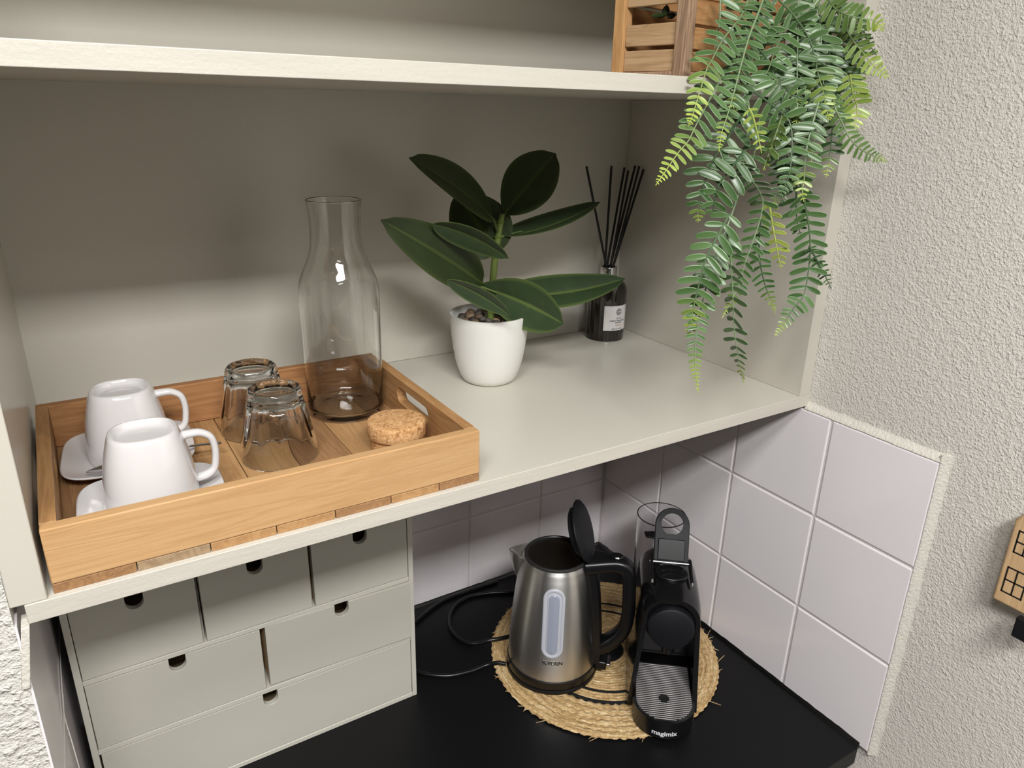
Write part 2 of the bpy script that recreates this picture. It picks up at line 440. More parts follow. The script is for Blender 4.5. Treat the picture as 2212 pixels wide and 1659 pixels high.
# ---------------------------------------------------------------- cups and saucers
def sq(a, r, n):
    c, s = abs(cos(a)), abs(sin(a)); return r / ((c ** n + s ** n) ** (1 / n))
def squircle_loft(prof, N=72, cap0=True, cap1=True):
    """prof: (r, z, exponent)"""
    mb = MB(); rings = []
    for r, z, e in prof:
        rings.append([(sq(2 * pi * k / N, r, e) * cos(2 * pi * k / N), sq(2 * pi * k / N, r, e) * sin(2 * pi * k / N), z) for k in range(N)])
    mb.loft(rings, caps=False); n = N; m = len(rings)
    if cap0: mb.f.append(list(reversed(range(n))))
    if cap1: mb.f.append([(m - 1) * n + k for k in range(n)])
    return mb
def make_saucer(label, loc, rz):
    prof = [(.0300, 0, 3), (.0345, .0004, 3), (.040, .0020, 3.2), (.052, .0062, 3.8), (.0605, .0108, 4.2), (.0622, .0124, 4.3), (.0622, .0132, 4.3), (.0612, .0138, 4.3),
            (.0600, .0134, 4.2), (.052, .0095, 3.8), (.042, .0060, 3.2), (.037, .0048, 3), (.0335, .0044, 3), (.02, .0042, 3), (.008, .0042, 2.5), (.001, .0042, 2)]
    o = obj('saucer', squircle_loft(prof), PORCELAIN, loc=loc); o.rotation_euler = (0, 0, rz)
    return tag(o, label, 'saucer', 'square white saucers in the tray')
def make_cup(label, loc, rz):
    H = .0745
    o_ = [(.0375, 0, 2.3), (.0388, .0006, 2.3), (.0396, .006, 2.3), (.0397, .016, 2.3), (.0388, .029, 2.35), (.0368, .043, 2.4), (.0340, .056, 2.5), (.0312, .066, 2.6),
          (.0296, .0708, 2.6), (.0284, .0734, 2.6), (.0270, H, 2.6), (.0254, H + .0001, 2.6), (.0243, H - .0008, 2.6), (.0236, H - .0030, 2.6), (.0228, H - .0052, 2.6), (.021, H - .0062, 2.6), (.012, H - .0066, 2.35), (.001, H - .0067, 2)]
    inn = [(.001, .0640, 2), (.012, .0638, 2.4), (.024, .061, 2.4), (.0292, .052, 2.4), (.0322, .042, 2.4), (.0345, .029, 2.35), (.0358, .016, 2.3), (.0362, .004, 2.3), (.0366, .0006, 2.3)]
    mb = squircle_loft(list(reversed(o_)) + [(.0370, -.0002, 2.3)] + list(reversed(inn)), cap0=True, cap1=True)
    root = obj('coffee_cup', mb, PORCELAIN, loc=loc); root.rotation_euler = (0, 0, rz)
    tag(root, label, 'cup', 'white cups turned upside down in the tray')
    path = catmull([(.0290, 0, .0620), (.037, 0, .0628), (.0465, 0, .0622), (.0550, 0, .0565), (.0580, 0, .0460), (.0576, 0, .0340), (.0550, 0, .0235), (.0480, 0, .0185), (.0375, 0, .0170)], 7)
    n = len(path); rad = [.0052 - .0012 * sin(pi * i / (n - 1)) for i in range(n)]
    obj('handle', MB().tube(path, rad, 14, up=(0, 1, 0), flat=.82), PORCELAIN, root)
    return root
SR, SF = (.0972, .2140, TF), (.1045, .0865, TF)
make_saucer('square white saucer at the back of the tray, under the rear upturned cup', SR, R(-5))
make_saucer('square white saucer against the front board of the tray, under the front cup', SF, R(-3))
make_cup('white cup upside down at the back of the tray, behind the other cup', (.0985, .2175, TF + .0050), R(-4))
make_cup('white cup upside down nearest the front board of the tray', (.1052, .0925, TF + .0050), R(-2))
# teaspoon lying across the rear saucer
sp = thing('teaspoon', 'polished steel teaspoon lying on the rear saucer between the two cups', 'spoon', (.115, .1700, .0250))
rings = []
for i in range(15):
    u = i / 14; x = -.060 + .034 * u; wd = .0098 * math.sin(pi * min(.5, u * .5 + .03) if u < .55 else pi * (.5 + (u - .55) * .72)) ** .75
    wd = max(wd, .0016); z = -.0018 + .0026 * u; dp = .0045 * sin(pi * min(1, max(0, u)))
    rings.append([(x, wd * cos(a), z - dp * max(0, 1 - (cos(a)) ** 2) * (1 if sin(a) < 0 else .75)) for a in [2 * pi * k / 20 for k in range(20)]])
mb = MB().loft(rings)
obj('bowl', mb, STEEL_SPOON, sp)
rings = []
for i in range(12):
    u = i / 11; x = -.028 + .094 * u; wd = .0018 + .0022 * u ** 2 if u < .97 else .003; z = .0008 + .0045 * sin(pi * u * .9) - .001 * u
    rings.append([(x, wd * cos(a), z + .0006 * sin(a)) for a in [2 * pi * k / 12 for k in range(12)]])
obj('handle', MB().loft(rings), STEEL_SPOON, sp)

# ---------------------------------------------------------------- glasses, carafe, cork
def make_tumbler(label, loc, rz):
    H = .0790; NF = 10
    def fr(amp):
        def g(a, r, z):
            u = z / H; k = max(0, min(1, (u - .28) / .12)) * max(0, min(1, (1.02 - u) / .1))
            ph = (a * NF / (2 * pi)) % 1.0
            return r * (1 - amp * k * (1 - abs(2 * ph - 1) ** 1.2))
        return g
    mb = MB()
    outer = [(.0386, 0), (.0394, .0005), (.0397, .002), (.0393, .012), (.0386, .020), (.0374, .027), (.0362, .034), (.0346, .043), (.0328, .052), (.0309, .060), (.0293, .067), (.0285, .0715), (.0281, .0745), (.0270, .0776), (.0248, H), (.0225, H - .0003), (.0205, H - .0018), (.0165, H - .0033), (.008, H - .0042), (.0008, H - .0044)]
    inner = [(.0008, .0655), (.012, .0656), (.020, .0645), (.0245, .0615), (.0268, .057), (.0292, .049), (.0312, .041), (.0332, .032), (.0348, .024), (.0366, .014), (.0378, .004), (.0381, .0008)]
    prof = list(reversed(outer)) + list(reversed(inner))
    fo, fi = fr(.055), fr(.02); n = 120; no = len(outer); vs = []
    def frr(a, r, z): return fo(a, r, z) if r > .026 else r
    mb.lathe(list(reversed(outer)), n, cap0=True, cap1=False, fr=frr)
    base = len(mb.v) - n
    m2 = MB().lathe(list(reversed(inner)), n, cap0=False, cap1=True)
    off = len(mb.v); mb.add(m2.v, m2.f)
    for k in range(n): mb.f.append([base + k, base + (k + 1) % n, off + (k + 1) % n, off + k])
    o = obj('drinking_glass', mb, GLASS, loc=loc, ang=60); o.rotation_euler = (0, 0, rz)
    return tag(o, label, 'glass', 'fluted drinking glasses turned upside down in the tray')
make_tumbler('fluted clear drinking glass upside down, nearer the front board of the tray', (.2355, .1450, TF + .0002), R(8))
make_tumbler('fluted clear drinking glass upside down, behind the other glass', (.2310, .2265, TF + .0002), R(27))
# carafe
cz = TF + .0002
outer = [(.0008, .0020), (.030, .0012), (.0425, 0), (.0448, .0006), (.0460, .003), (.0462, .010), (.0463, .06), (.0465, .140), (.0465, .150), (.0460, .158), (.0444, .165), (.0416, .172), (.0382, .180), (.0350, .187), (.0324, .194), (.0307, .201), (.0297, .209), (.0292, .218), (.0291, .230), (.0296, .242), (.0304, .250), (.0310, .2535)]
inner = [(.0296, .2535), (.0287, .247), (.0281, .240), (.0276, .230), (.0278, .218), (.0283, .209), (.0293, .201), (.0310, .194), (.0336, .187), (.0368, .180), (.0402, .172), (.0430, .165), (.0446, .158), (.0450, .150), (.0450, .140), (.0448, .06), (.0446, .014), (.0430, .0085), (.038, .0062), (.020, .0056), (.0008, .0055)]
lip = [(.0313, .2545), (.0310, .2556), (.0303, .2560), (.0297, .2552), (.0295, .2543)]
mb = MB().lathe(outer + lip + inner, 96)
tag(obj('carafe', mb, GLASS, loc=(.3418, .2350, cz), ang=60), 'tall clear glass carafe without its stopper, in the back corner of the tray', 'carafe')
prof = [(.0262, 0), (.0272, .0008), (.0284, .0195), (.0290, .0200), (.0310, .0206), (.0315, .0215), (.0315, .0355), (.0305, .0368), (.029, .0372)]
tag(obj('cork_stopper', MB().lathe(prof, 72), CORK, loc=(.3500, .0960, cz)), 'round cork stopper lying in the tray beside the carafe', 'stopper')

# ---------------------------------------------------------------- potted rubber plant
PC = V((.5654, .2673, .0002))
plant = thing('potted_rubber_plant', 'artificial rubber plant with broad dark leaves in a white pot on the lower shelf', 'plant', PC)
po = [(.0005, .001), (.026, .001), (.0335, .0004), (.0365, .0022), (.0405, .0085), (.0445, .019), (.0480, .032), (.0508, .048), (.0530, .066), (.0545, .084), (.0553, .0965), (.0551, .0980), (.0541, .0984)]
pi_ = [(.0522, .0984), (.0514, .0978), (.0508, .090), (.0498, .078), (.0485, .070), (.0005, .070)]
obj('pot', MB().lathe(po + pi_, 96), POT_W, plant)
SOIL = plain('dark_soil', srgb(46, 36, 28), .9, bump=(300, .6, .002))
obj('soil', MB().lathe([(.0005, .0705), (.049, .0705), (.0495, .0800), (.048, .0835), (.0005, .0850)], 48), SOIL, plant)
# stem
def wp(p, y): return on(p, 'y', y)
stem_pts = [V((PC.x + .002, PC.y, .078))] + [wp(p, PC.y + d) for p, d in (((1062, 640), 0), (((1066, 590)), 0), ((1071, 540), 0), ((1078, 500), 0), ((1083, 472), 0), ((1085, 462), 0))]
STEM = plain('green_stem', srgb(96, 112, 48), .5, var=.15)
sm = catmull(stem_pts, 6)
mb = MB().tube(sm, [.0052 - .0014 * i / (len(sm) - 1) for i in range(len(sm))], 12)
for fz in (.25, .45, .62, .8):
    q = sm[int(fz * (len(sm) - 1))]; mb.lathe([(.0045, q.z - .0012), (.0058, q.z), (.0045, q.z + .0012)], 12, (q.x, q.y))
obj('stem', mb.shift(PC), STEM, plant)
def leaf_mat(name, top, under, rib):
    t = NT(name); t.set(Roughness=.46, Specular_IOR_Level=.32)
    a = t.n('ShaderNodeAttribute', attribute_name='rib'); e = t.n('ShaderNodeAttribute', attribute_name='edge')
    g = t.n('ShaderNodeNewGeometry')
    v = t.coord(); n1 = t.noise(v, 45, 4)
    c = t.mix(n1, tuple(x * .75 for x in top[:3]) + (1,), tuple(min(1, x * 1.25) for x in top[:3]) + (1,))
    cu = t.mix(n1, tuple(x * .8 for x in under[:3]) + (1,), tuple(min(1, x * 1.2) for x in under[:3]) + (1,))
    c = t.mix(t.math('GREATER_THAN', e.outputs['Fac'], 1.5), c, cu)
    c = t.mix(t.math('SMOOTH_MIN', a.outputs['Fac'], .8, .1), c, rib)
    t.base(c); t.set(Subsurface_Weight=0.0)
    return t.m
LEAF = leaf_mat('rubber_leaf', srgb(44, 56, 28), srgb(54, 64, 28), srgb(70, 84, 36))
LEAF_L = leaf_mat('rubber_leaf_lighter', srgb(50, 68, 42), srgb(62, 80, 34), srgb(104, 122, 62))
def big_leaf(bp_, by, tp, ty, hw, roll, bend=.012, fold=.35, m=LEAF, wave=0.0, shape=1.0, pet=None):
    """petiole end, tip, half width, roll about the long axis away from facing the room"""
    B, T = wp(bp_, by), wp(tp, ty); ax = (T - B); L = ax.length; ax.normalize()
    nc = (CAM - (B + T) / 2); nc = (nc - ax * nc.dot(ax)).normalized()
    nrm = (Matrix.Rotation(R(roll), 4, ax) @ nc).normalized(); sd = ax.cross(nrm)
    NU, NV = 30, 12; top = []; rib = []; edge = []
    for i in range(NU + 1):
        u = i / NU
        wd = hw * (max(0, sin(pi * min(1, u ** (.85 * shape)))) ** .62) if u < .999 else 0
        if u > .93: wd *= max(.04, 1 - ((u - .93) / .07) ** 1.5 * .75)
        wd = max(wd, .0006)
        cen = B + ax * (L * u) + nrm * (-bend * 4 * (u - .5) ** 2 + bend)
        for j in range(NV + 1):
            s = j / NV * 2 - 1
            z = abs(s) * wd * fold + wave * sin(u * 9 + s * 2.0) * abs(s)
            top.append(cen + sd * (s * abs(s) ** .25 * wd) + nrm * z)
            vein = max(0, sin((u * 11 + abs(s) * 1.6) * pi * 1.0)) ** 14 * .30 * (1 - abs(s)) if 0 < abs(s) < .95 else 0
            rib.append(.8 if abs(s) < .04 else vein * .5); edge.append(0.0)
            if abs(s) > .97: rib[-1] = .55
    th = .0007; n0 = len(top)
    bot = [p - nrm * th for p in top]
    fs = []; wn = NV + 1
    for i in range(NU):
        for j in range(NV):
            a = i * wn + j; fs.append((a, a + 1, a + wn + 1, a + wn)); fs.append((n0 + a, n0 + a + wn, n0 + a + wn + 1, n0 + a + 1))
    bd = [j for j in range(wn)] + [i * wn + NV for i in range(1, NU + 1)] + [NU * wn + j for j in range(NV - 1, -1, -1)] + [i * wn for i in range(NU - 1, 0, -1)]
    for k in range(len(bd)):
        a, b = bd[k], bd[(k + 1) % len(bd)]; fs.append((a, n0 + a, n0 + b, b))
    mb = MB().add(top + bot, fs)
    nv0 = len(mb.v)
    if pet is not None:
        q = min(sm, key=lambda p: abs(p.z - pet)); mb.tube(catmull([q, q.lerp(B, .5) + V((0, 0, .001)), B, B + ax * (L * .2) + nrm * (bend * .3)], 4), [.0026, .0025, .0024, .0024, .0023, .0022, .0021, .002, .0018, .0016, .0014, .0012, .0008], 8)
    ex = len(mb.v) - nv0
    return obj('leaf', mb.shift(PC), m, plant, ang=70, attr={'rib': rib + rib + [.7] * ex, 'edge': edge + [2.0] * n0 + [0.0] * ex})
y0 = PC.y
big_leaf((1064, 472), y0 - .005, (884, 341), y0 - .03, .030, 52, .006, .25, LEAF, pet=.205)
big_leaf((1090, 462), y0, (1200, 331), y0 - .03, .0345, -12, .004, .2, LEAF, shape=1.25, pet=.21)
big_leaf((1076, 548), y0 + .004, (985, 418), y0 + .05, .042, 5, .006, .15, LEAF, shape=.85, pet=.165)
big_leaf((1086, 510), y0 + .002, (1296, 436), y0 - .02, .027, -62, -.010, .3, LEAF_L, pet=.185)
big_leaf((1042, 612), y0 - .012, (823, 475), y0 - .045, .031, 14, .010, .22, LEAF, pet=.14)
big_leaf((936, 484), y0 - .055, (1098, 558), y0 - .085, .020, 46, -.008, .3, LEAF_L, shape=1.0)
big_leaf((1080, 636), y0 + .004, (1350, 602), y0 - .05, .031, -40, -.014, .2, LEAF_L, pet=.115)
big_leaf((1036, 618), y0 - .006, (1217, 700), y0 - .10, .0345, 24, -.010, .18, LEAF_L, shape=1.35, pet=.12)
big_leaf((966, 605), y0 - .075, (1102, 682), y0 - .085, .015, 40, -.006, .3, LEAF_L, shape=1.1)
# pebbles
PEB = [plain('pebble_%s' % n, c, .55, var=.2) for n, c in (('brown', srgb(104, 84, 66)), ('grey', srgb(88, 84, 78)), ('tan', srgb(134, 112, 88)), ('dark', srgb(62, 54, 48)))]
pts = []; tries = 0
while len(pts) < 40 and tries < 6000:
    tries += 1; a = random.random() * 2 * pi; r = .0435 * math.sqrt(random.random()); p = (r * cos(a), r * sin(a))
    if all((p[0] - q[0]) ** 2 + (p[1] - q[1]) ** 2 > .0108 ** 2 for q in pts) and p[0] ** 2 + (p[1]) ** 2 > .0095 ** 2: pts.append(p)
for i, p in enumerate(pts):
    rr = random.uniform(.0050, .0064); mb = MB(); N = 12
    rings = []
    ph = random.random() * 9
    for k in range(1, 8):
        e = pi * k / 8
        rings.append([(rr * sin(e) * cos(b) * (1.1 + .16 * noise.noise(V((cos(b) + ph, sin(b), e)))), rr * sin(e) * sin(b) * (1 + .22 * noise.noise(V((cos(b) + ph, sin(b) + 4, e)))), -rr * .72 * cos(e)) for b in [2 * pi * q / N for q in range(N)]])
    mb.loft(rings)
    o = obj('pebble', mb, PEB[i % 4 if random.random() < .8 else 0], ang=60)
    o.location = (PC.x + p[0], PC.y + p[1], .0885 + random.uniform(-.0005, .0012)); o.rotation_euler = (random.uniform(-.3, .3), random.uniform(-.3, .3), random.random() * 6)
    tag(o, 'small rounded brown or grey pebble covering the soil of the white pot', 'pebble', 'pebbles in the white pot')

# ---------------------------------------------------------------- reed diffuser
DC = V((.8453, .3542, .0002))
dif = thing('reed_diffuser', 'dark amber fluted reed diffuser bottle with silver collar and white label, in the shelf corner', 'diffuser', DC)
NFL = 22
def flute(a, r, z):
    return r * (1 - .028 * abs(sin(a * NFL / 2)) ** .6) if .003 < z < .088 and r > .02 else r
prof = [(.0005, .002), (.026, .001), (.0300, 0), (.0318, .0012), (.0322, .004), (.0326, .030), (.0328, .060), (.0328, .080), (.0322, .0865), (.0302, .0925), (.0265, .0972), (.0215, .1000), (.0160, .1012), (.0138, .1020), (.0136, .1040), (.0005, .1040)]
obj('bottle', MB().lathe(prof, 176, fr=flute), AMBER, dif, ang=50)
obj('collar', MB().lathe([(.0118, .1042), (.0140, .1042), (.0141, .1050), (.0141, .1215), (.0137, .1222), (.0120, .1222), (.0114, .1216), (.0114, .1100), (.0006, .1098)], 64), CHROME, dif)
la0, la1, lz0, lz1 = R(-134), R(-52), .0200, .0620
def lab(u, v_, r=.0332):
    a = la0 + (la1 - la0) * u; return V((r * cos(a), r * sin(a), lz0 + (lz1 - lz0) * v_ + 0.0))
rings = [[lab(u / 24, vv / 6, .0332 + .0003 * sin(u * 1.3)) for u in range(25)] for vv in range(7)]
mb = MB().loft(rings, caps=False, closed=False)
r2 = [[p - V((p.x, p.y, 0)).normalized() * .0006 for p in r] for r in rings]
mb.loft(r2, caps=False, closed=False)
lb = obj('label', mb, PAPER, dif, ang=80); lb['label'] = 'white paper label'
def on_label(s, size, u, v_, m, name, bold=.00004):
    t_ = text_mb(s, size, bold); g = MB(); g.f = t_.f
    for p in t_.v:
        g.v.append(lab(u + p.x / (.0336 * (la1 - la0)), v_ + p.y / (lz1 - lz0), .03375))
    obj(name, g, m, lb)
on_label('AMBIENT FRAGRANCE', .0030, .52, .40, INK, 'lettering'); on_label('No. 901', .0028, .55, .50, INK, 'lettering'); on_label('DIFFUSER', .0030, .55, .32, INK, 'lettering')
on_label('dark tea', .0034, .55, .22, INK_O, 'lettering'); on_label('e 200 ml  6.8 fl.oz', .0030, .5, .07, INK, 'lettering')
mb = MB()
for r0, r1, gap in ((.0058, .0054, 0), (.0046, .0041, .5), (.0034, .0028, .3), (.0021, .0015, .6)):
    N = 40; a0 = gap; A = [a0 + (2 * pi - gap * 1.2) * k / (N - 1) for k in range(N)]
    ring = [[lab(.55 + q * cos(a) / (.0336 * (la1 - la0)), .76 + q * sin(a) / (lz1 - lz0), .03375) for a in A] for q in (r0, r1)]
    mb.loft(ring, caps=False, closed=False)
obj('emblem', mb, INK, lb)
REED = plain('black_reed', srgb(14, 13, 13), .7)
tops = [((1267, 360), .335), ((1321, 358), .365), ((1349, 362), .380), ((1357, 368), .36), ((1372, 358), .372), ((1381, 359), .345), ((1390, 366), .355)]
mouth = [(-.007, -.002), (-.005, .004), (.001, .006), (.003, -.001), (.006, .003), (.004, -.006), (.008, -.002), (.007, .007)]
lab_r = ['leaning furthest left', 'standing nearly upright, second from the left', 'in the bunch leaning right, nearest the upright one', 'low in the middle of the right-hand bunch',
         'in the bunch, tallest of those leaning right', 'in the front of the bunch leaning right', 'leaning furthest right']
for (tp, ty), (mx, my), lt in zip(tops, mouth, lab_r):
    a = DC + V((mx, my, .1225)); b = on(tp, 'y', ty); dr = (b - a).normalized(); a2 = a - dr * .0118
    root_loc = a
    o = obj('diffuser_reed', MB().tube([a2 - root_loc, (a2 + b) / 2 - root_loc, b - root_loc], .0019, 10), REED, loc=root_loc)
    tag(o, 'thin black reed in the diffuser bottle, ' + lt, 'reed', 'black reeds in the diffuser')

# ---------------------------------------------------------------- small chest of drawers
MX, MY, MW, MH, MDp = .0016, .2273, .42, .3195, .18
chest = thing('mini_chest', 'small grey-green painted chest with six drawers, standing on the worktop under the lower shelf', 'chest of drawers', (MX + MW / 2, MY + MDp / 2, ZC + .0001))
cl = chest.location
def cpart(name, mb, m, par=None, **k): return obj(name, mb.shift(cl), m, par or chest, **k)
zb, zt = ZC + .0001, ZC + MH; th = .0072
mb = MB().box(MX, MX + th, MY, MY + MDp, zb, zt); mb.box(MX + MW - th, MX + MW, MY, MY + MDp, zb, zt)
mb.box(MX + th, MX + MW - th, MY, MY + MDp, zb, zb + th); mb.box(MX + th, MX + MW - th, MY, MY + MDp, zt - th, zt)
mb.box(MX + th, MX + MW - th, MY + MDp - .004, MY + MDp, zb + th, zt - th)
R1a, R1b, R2a, R2b = -.2605, -.2672, -.3635, -.3705
mb.box(MX + th, MX + MW - th, MY + .0005, MY + MDp - .004, R1b, R1a); mb.box(MX + th, MX + MW - th, MY + .0005, MY + MDp - .004, R2b, R2a)
for x in (.1424, .2784): mb.box(x - .0014, x + .0014, MY + .012, MY + MDp - .004, R1a, zt - th)
mb.box(.2080, .2105, MY + .03, MY + MDp - .004, R2a, R1b)
cpart('body', mb, CHEST_D, bevel=.0007)
def drawer(x0, x1, z0, z1, hx, pull=0.0, tilt=0.0):
    """front with a half-round finger notch in its top edge, and the box behind it"""
    hw, hd, N = .0096, .0108, 14
    poly = [(x0, z0), (x1, z0), (x1, z1), (hx + hw, z1), (hx + hw, z1 - hd)]
    poly += [(hx + hw * cos(a), z1 - hd - hw * sin(a)) for a in [pi * k / N for k in range(1, N)]]
    poly += [(hx - hw, z1 - hd), (hx - hw, z1), (x0, z1)]
    y = MY + .0006 - pull
    def T(mb):
        if tilt:
            c = V((x1, y, z0)); mb.v = [Matrix.Translation(c) @ Matrix.Rotation(tilt, 4, 'Y') @ Matrix.Rotation(-.018, 4, 'Z') @ (p - c) for p in mb.v]
        return mb
    f = cpart('drawer', T(MB().prism(poly, (0, y, 0), (1, 0, 0), (0, 0, 1), (0, .0085, 0))), CHEST, bevel=.0006)
    b = MB(); ys, ye = y + .0086, MY + MDp - .012 - pull; zh = z1 - .012
    b.box(x0 + .001, x0 + .005, ys, ye, z0 + .001, zh); b.box(x1 - .005, x1 - .001, ys, ye, z0 + .001, zh)
    b.box(x0 + .005, x1 - .005, ye - .004, ye, z0 + .001, zh); b.box(x0 + .005, x1 - .005, ys, ye - .004, z0 + .001, z0 + .004)
    cpart('box', T(b), W_BIRCH, f)
e = .0008
xa, xb = MX + th, MX + MW - th
rows = ((xa, .1410, R1a, .0751, 0, 0), (.1438, .2770, R1a, .2100, 0, 0), (.2798, xb, R1a, .3465, 0, 0))
for x0, x1, z0, hx, p_, t_ in rows: drawer(x0 + e, x1 - e, z0 + e, zt - th - e, hx, p_, t_)
drawer(xa + e, .2066, R2a + e, R1b - e, .1082)
drawer(.2122, xb - .0004, R2a + e * .6, R1b - .0012, .3136, .0035, .012)
drawer(xa + .0022, xb - e, zb + th + e, R2b - e, .2105)

# two thin white cords beside the chest
THREAD = plain('white_thread', srgb(226, 222, 216), .6)
def thread(pts, label):
    P = [on(p, 'x', x) for p, x in pts]; o0 = P[-1].copy()
    o = obj('cord', MB().tube([p - o0 for p in catmull(P, 6)], .00055, 8), THREAD, loc=o0)
    tag(o, label, 'cord', 'thin white cords left of the chest')
thread([((127, 1345), -.0069), ((130, 1420), -.0069), ((134, 1490), -.0069), ((139, 1545), -.0069), ((156, 1605), -.0035), ((180, 1690), -.0012)], 'thin white cord left of the chest, slanting towards it at the bottom')
thread([((136, 1500), -.0056), ((138, 1545), -.0056), ((139, 1600), -.0056), ((141, 1700), -.0056)], 'thin white cord left of the chest, hanging straight down near the wall')

# ---------------------------------------------------------------- round woven place mat
MC = V((.7289, .1598, ZC)); MT = .0062
t = NT('woven_seagrass'); t.set(Roughness=.75, Specular_IOR_Level=.25)
co = t.n('ShaderNodeTexCoord'); sx = t.n('ShaderNodeSeparateXYZ'); t.l(co.outputs['Object'], sx.inputs[0])
an = t.math('ARCTAN2', sx.outputs[1], sx.outputs[0]); rd = t.math('SQRT', t.math('ADD', t.math('MULTIPLY', sx.outputs[0], sx.outputs[0]), t.math('MULTIPLY', sx.outputs[1], sx.outputs[1])))
cb = t.n('ShaderNodeCombineXYZ'); t.l(t.math('MULTIPLY', an, 3.2), cb.inputs[0]); t.l(t.math('MULTIPLY', rd, 260.0), cb.inputs[1]); t.l(t.math('MULTIPLY', sx.outputs[2], 60), cb.inputs[2])
n1 = t.noise(cb.outputs[0], 1.6, 4, .6, .4); n2 = t.noise(t.coord((1, 1, 1)), 190, 3, .7, 1.0)
f = t.math('ADD', t.math('MULTIPLY', n1, .62), t.math('MULTIPLY', n2, .42))
straw = t.ramp(f, [(.30, srgb(92, 68, 40)), (.46, srgb(172, 140, 94)), (.58, srgb(204, 176, 130)), (.70, srgb(240, 224, 192))])
bl = t.n('ShaderNodeAttribute', attribute_name='black')
t.base(t.mix(bl.outputs['Fac'], straw, srgb(20, 20, 22)))
t.bump(f, .9, .003); JUTE = t.m
mb = MB(); blk = []
r = .004; ring_list = []
while r < .122:
    ring_list.append((r, .0029, 'coil')); r += .0052
for k in range(6): ring_list.append((.1275 + k * .0104, .0064, 'braid'))
for rc, rw, kind in ring_list:
    N = 300 if kind == 'braid' else 160; S = 8; rings = []
    ph = random.random() * 6; nb = int(rc * 2 * pi / .0135)
    black = 1.0 if (kind == 'coil' and (abs(rc - .0985) < .0035 or abs(rc - .1175) < .0032 or rc < .033)) else 0.0
    for k in range(N):
        a = 2 * pi * k / N; row = []
        w1 = (sin(a * nb + ph + 2.2 * noise.noise(V((cos(a) * 6, sin(a) * 6, rc * 90)))) * (.7 + .8 * noise.noise(V((cos(a) * 14, sin(a) * 14, rc * 130))))) if kind == 'braid' else 0
        jit = noise.noise(V((cos(a) * rc * 300, sin(a) * rc * 300, rc * 50)))
        for q in range(S):
            b = 2 * pi * q / S
            rr = rc + rw * (1 + .12 * jit) * cos(b) + (.0016 * w1 if kind == 'braid' else .0003 * jit)
            z = MT / 2 + (MT / 2) * sin(b) * (1 + (.22 * sin(a * nb + ph + 1.5 + b) + .18 * jit if kind == 'braid' else .08 * jit)) - (.0004 if kind == 'braid' else 0)
            row.append((rr * cos(a), rr * sin(a), max(0.0002, z)))
        rings.append(row)
    rings.append(rings[0]); mb.loft(rings, caps=False)
    blk += [black] * ((N + 1) * S)
for k in range(46):    # loose straw ends on the rim
    a = random.random() * 2 * pi; r0 = .183; ln = random.uniform(.004, .013) if random.random() < .8 else .02
    d = a + random.uniform(-.9, .9); p = V((r0 * cos(a), r0 * sin(a), .003)); n0 = len(mb.v)
    mb.tube([p, p + V((cos(d), sin(d), random.uniform(-.05, .25))) * ln], [.0007, .0004], 5); blk += [0.0] * (len(mb.v) - n0)
tag(obj('place_mat', mb, JUTE, loc=MC + V((0, 0, .0003)), ang=60, attr={'black': blk}), 'round woven straw place mat with black rings, under the kettle and coffee machine', 'mat')
ZM = ZC + MT + .0016

# ---------------------------------------------------------------- electric kettle
KC = V((.6338, .1748, ZM)); KA = math.atan2(-.694, .72)
def sm_at(prof, z):
    for (r0, z0), (r1, z1) in zip(prof, prof[1:]):
        if z0 <= z <= z1: return r0 + (r1 - r0) * (z - z0) / (z1 - z0 + 1e-9)
    return prof[-1][0]
pb = thing('kettle_base', 'low round black power base under the steel kettle', 'kettle base', KC, KA)
obj('body', MB().lathe([(.0005, 0), (.071, 0), (.0725, .0012), (.0725, .0055), (.0715, .0070), (.0005, .0070)], 80), BLACK, pb)
kt = thing('electric_kettle', 'brushed steel electric kettle with its black lid open, on the straw mat', 'kettle', KC + V((0, 0, .0072)), KA)
zk = KC.z + .0072
def kz(z): return z - zk
raw = [(.0697, -.4460), (.0694, -.430), (.0684, -.410), (.0668, -.385), (.0645, -.358), (.0618, -.330), (.0588, -.305), (.0548, -.284), (.0512, -.271), (.0490, -.2655)]
# smooth the profile
prof = []
for i in range(len(raw) - 1):
    for k in range(4):
        u = k / 4; prof.append((raw[i][0] * (1 - u) + raw[i + 1][0] * u, raw[i][1] * (1 - u) + raw[i + 1][1] * u))
prof.append(raw[-1])
for _ in range(2): prof = [prof[0]] + [((prof[i - 1][0] + 2 * prof[i][0] + prof[i + 1][0]) / 4, prof[i][1]) for i in range(1, len(prof) - 1)] + [prof[-1]]
kp = [(r, kz(z)) for r, z in prof]
obj('body', MB().lathe(kp, 128, cap0=False, cap1=False), STEEL, kt, ang=60)
obj('base_ring', MB().lathe([(.0005, 0), (.0690, 0), (.0712, .0012), (.0716, .006), (.0712, kz(-.4468)), (.0699, kz(-.4458)), (.0005, kz(-.4458))], 96), BLACK, kt)
GREY_RIM = plain('dark_grey_rim', srgb(70, 70, 70), .35, .6)
obj('rim', MB().lathe([(.0488, kz(-.2668)), (.0490, kz(-.2650)), (.0486, kz(-.2628)), (.0472, kz(-.2618)), (.0444, kz(-.2620)), (.0434, kz(-.2632)), (.0434, kz(-.2680)), (.0488, kz(-.2668))], 96, cap0=False, cap1=False), GREY_RIM, kt)
inn = [(.0434, kz(-.2665))] + [(max(.02, r - .0034), z) for r, z in reversed(kp) if z < kz(-.272)] + [(.064, kz(-.4430)), (.0005, kz(-.4425))]
obj('interior', MB().lathe(inn, 96, cap0=False, cap1=False), STEEL_IN, kt, ang=60)
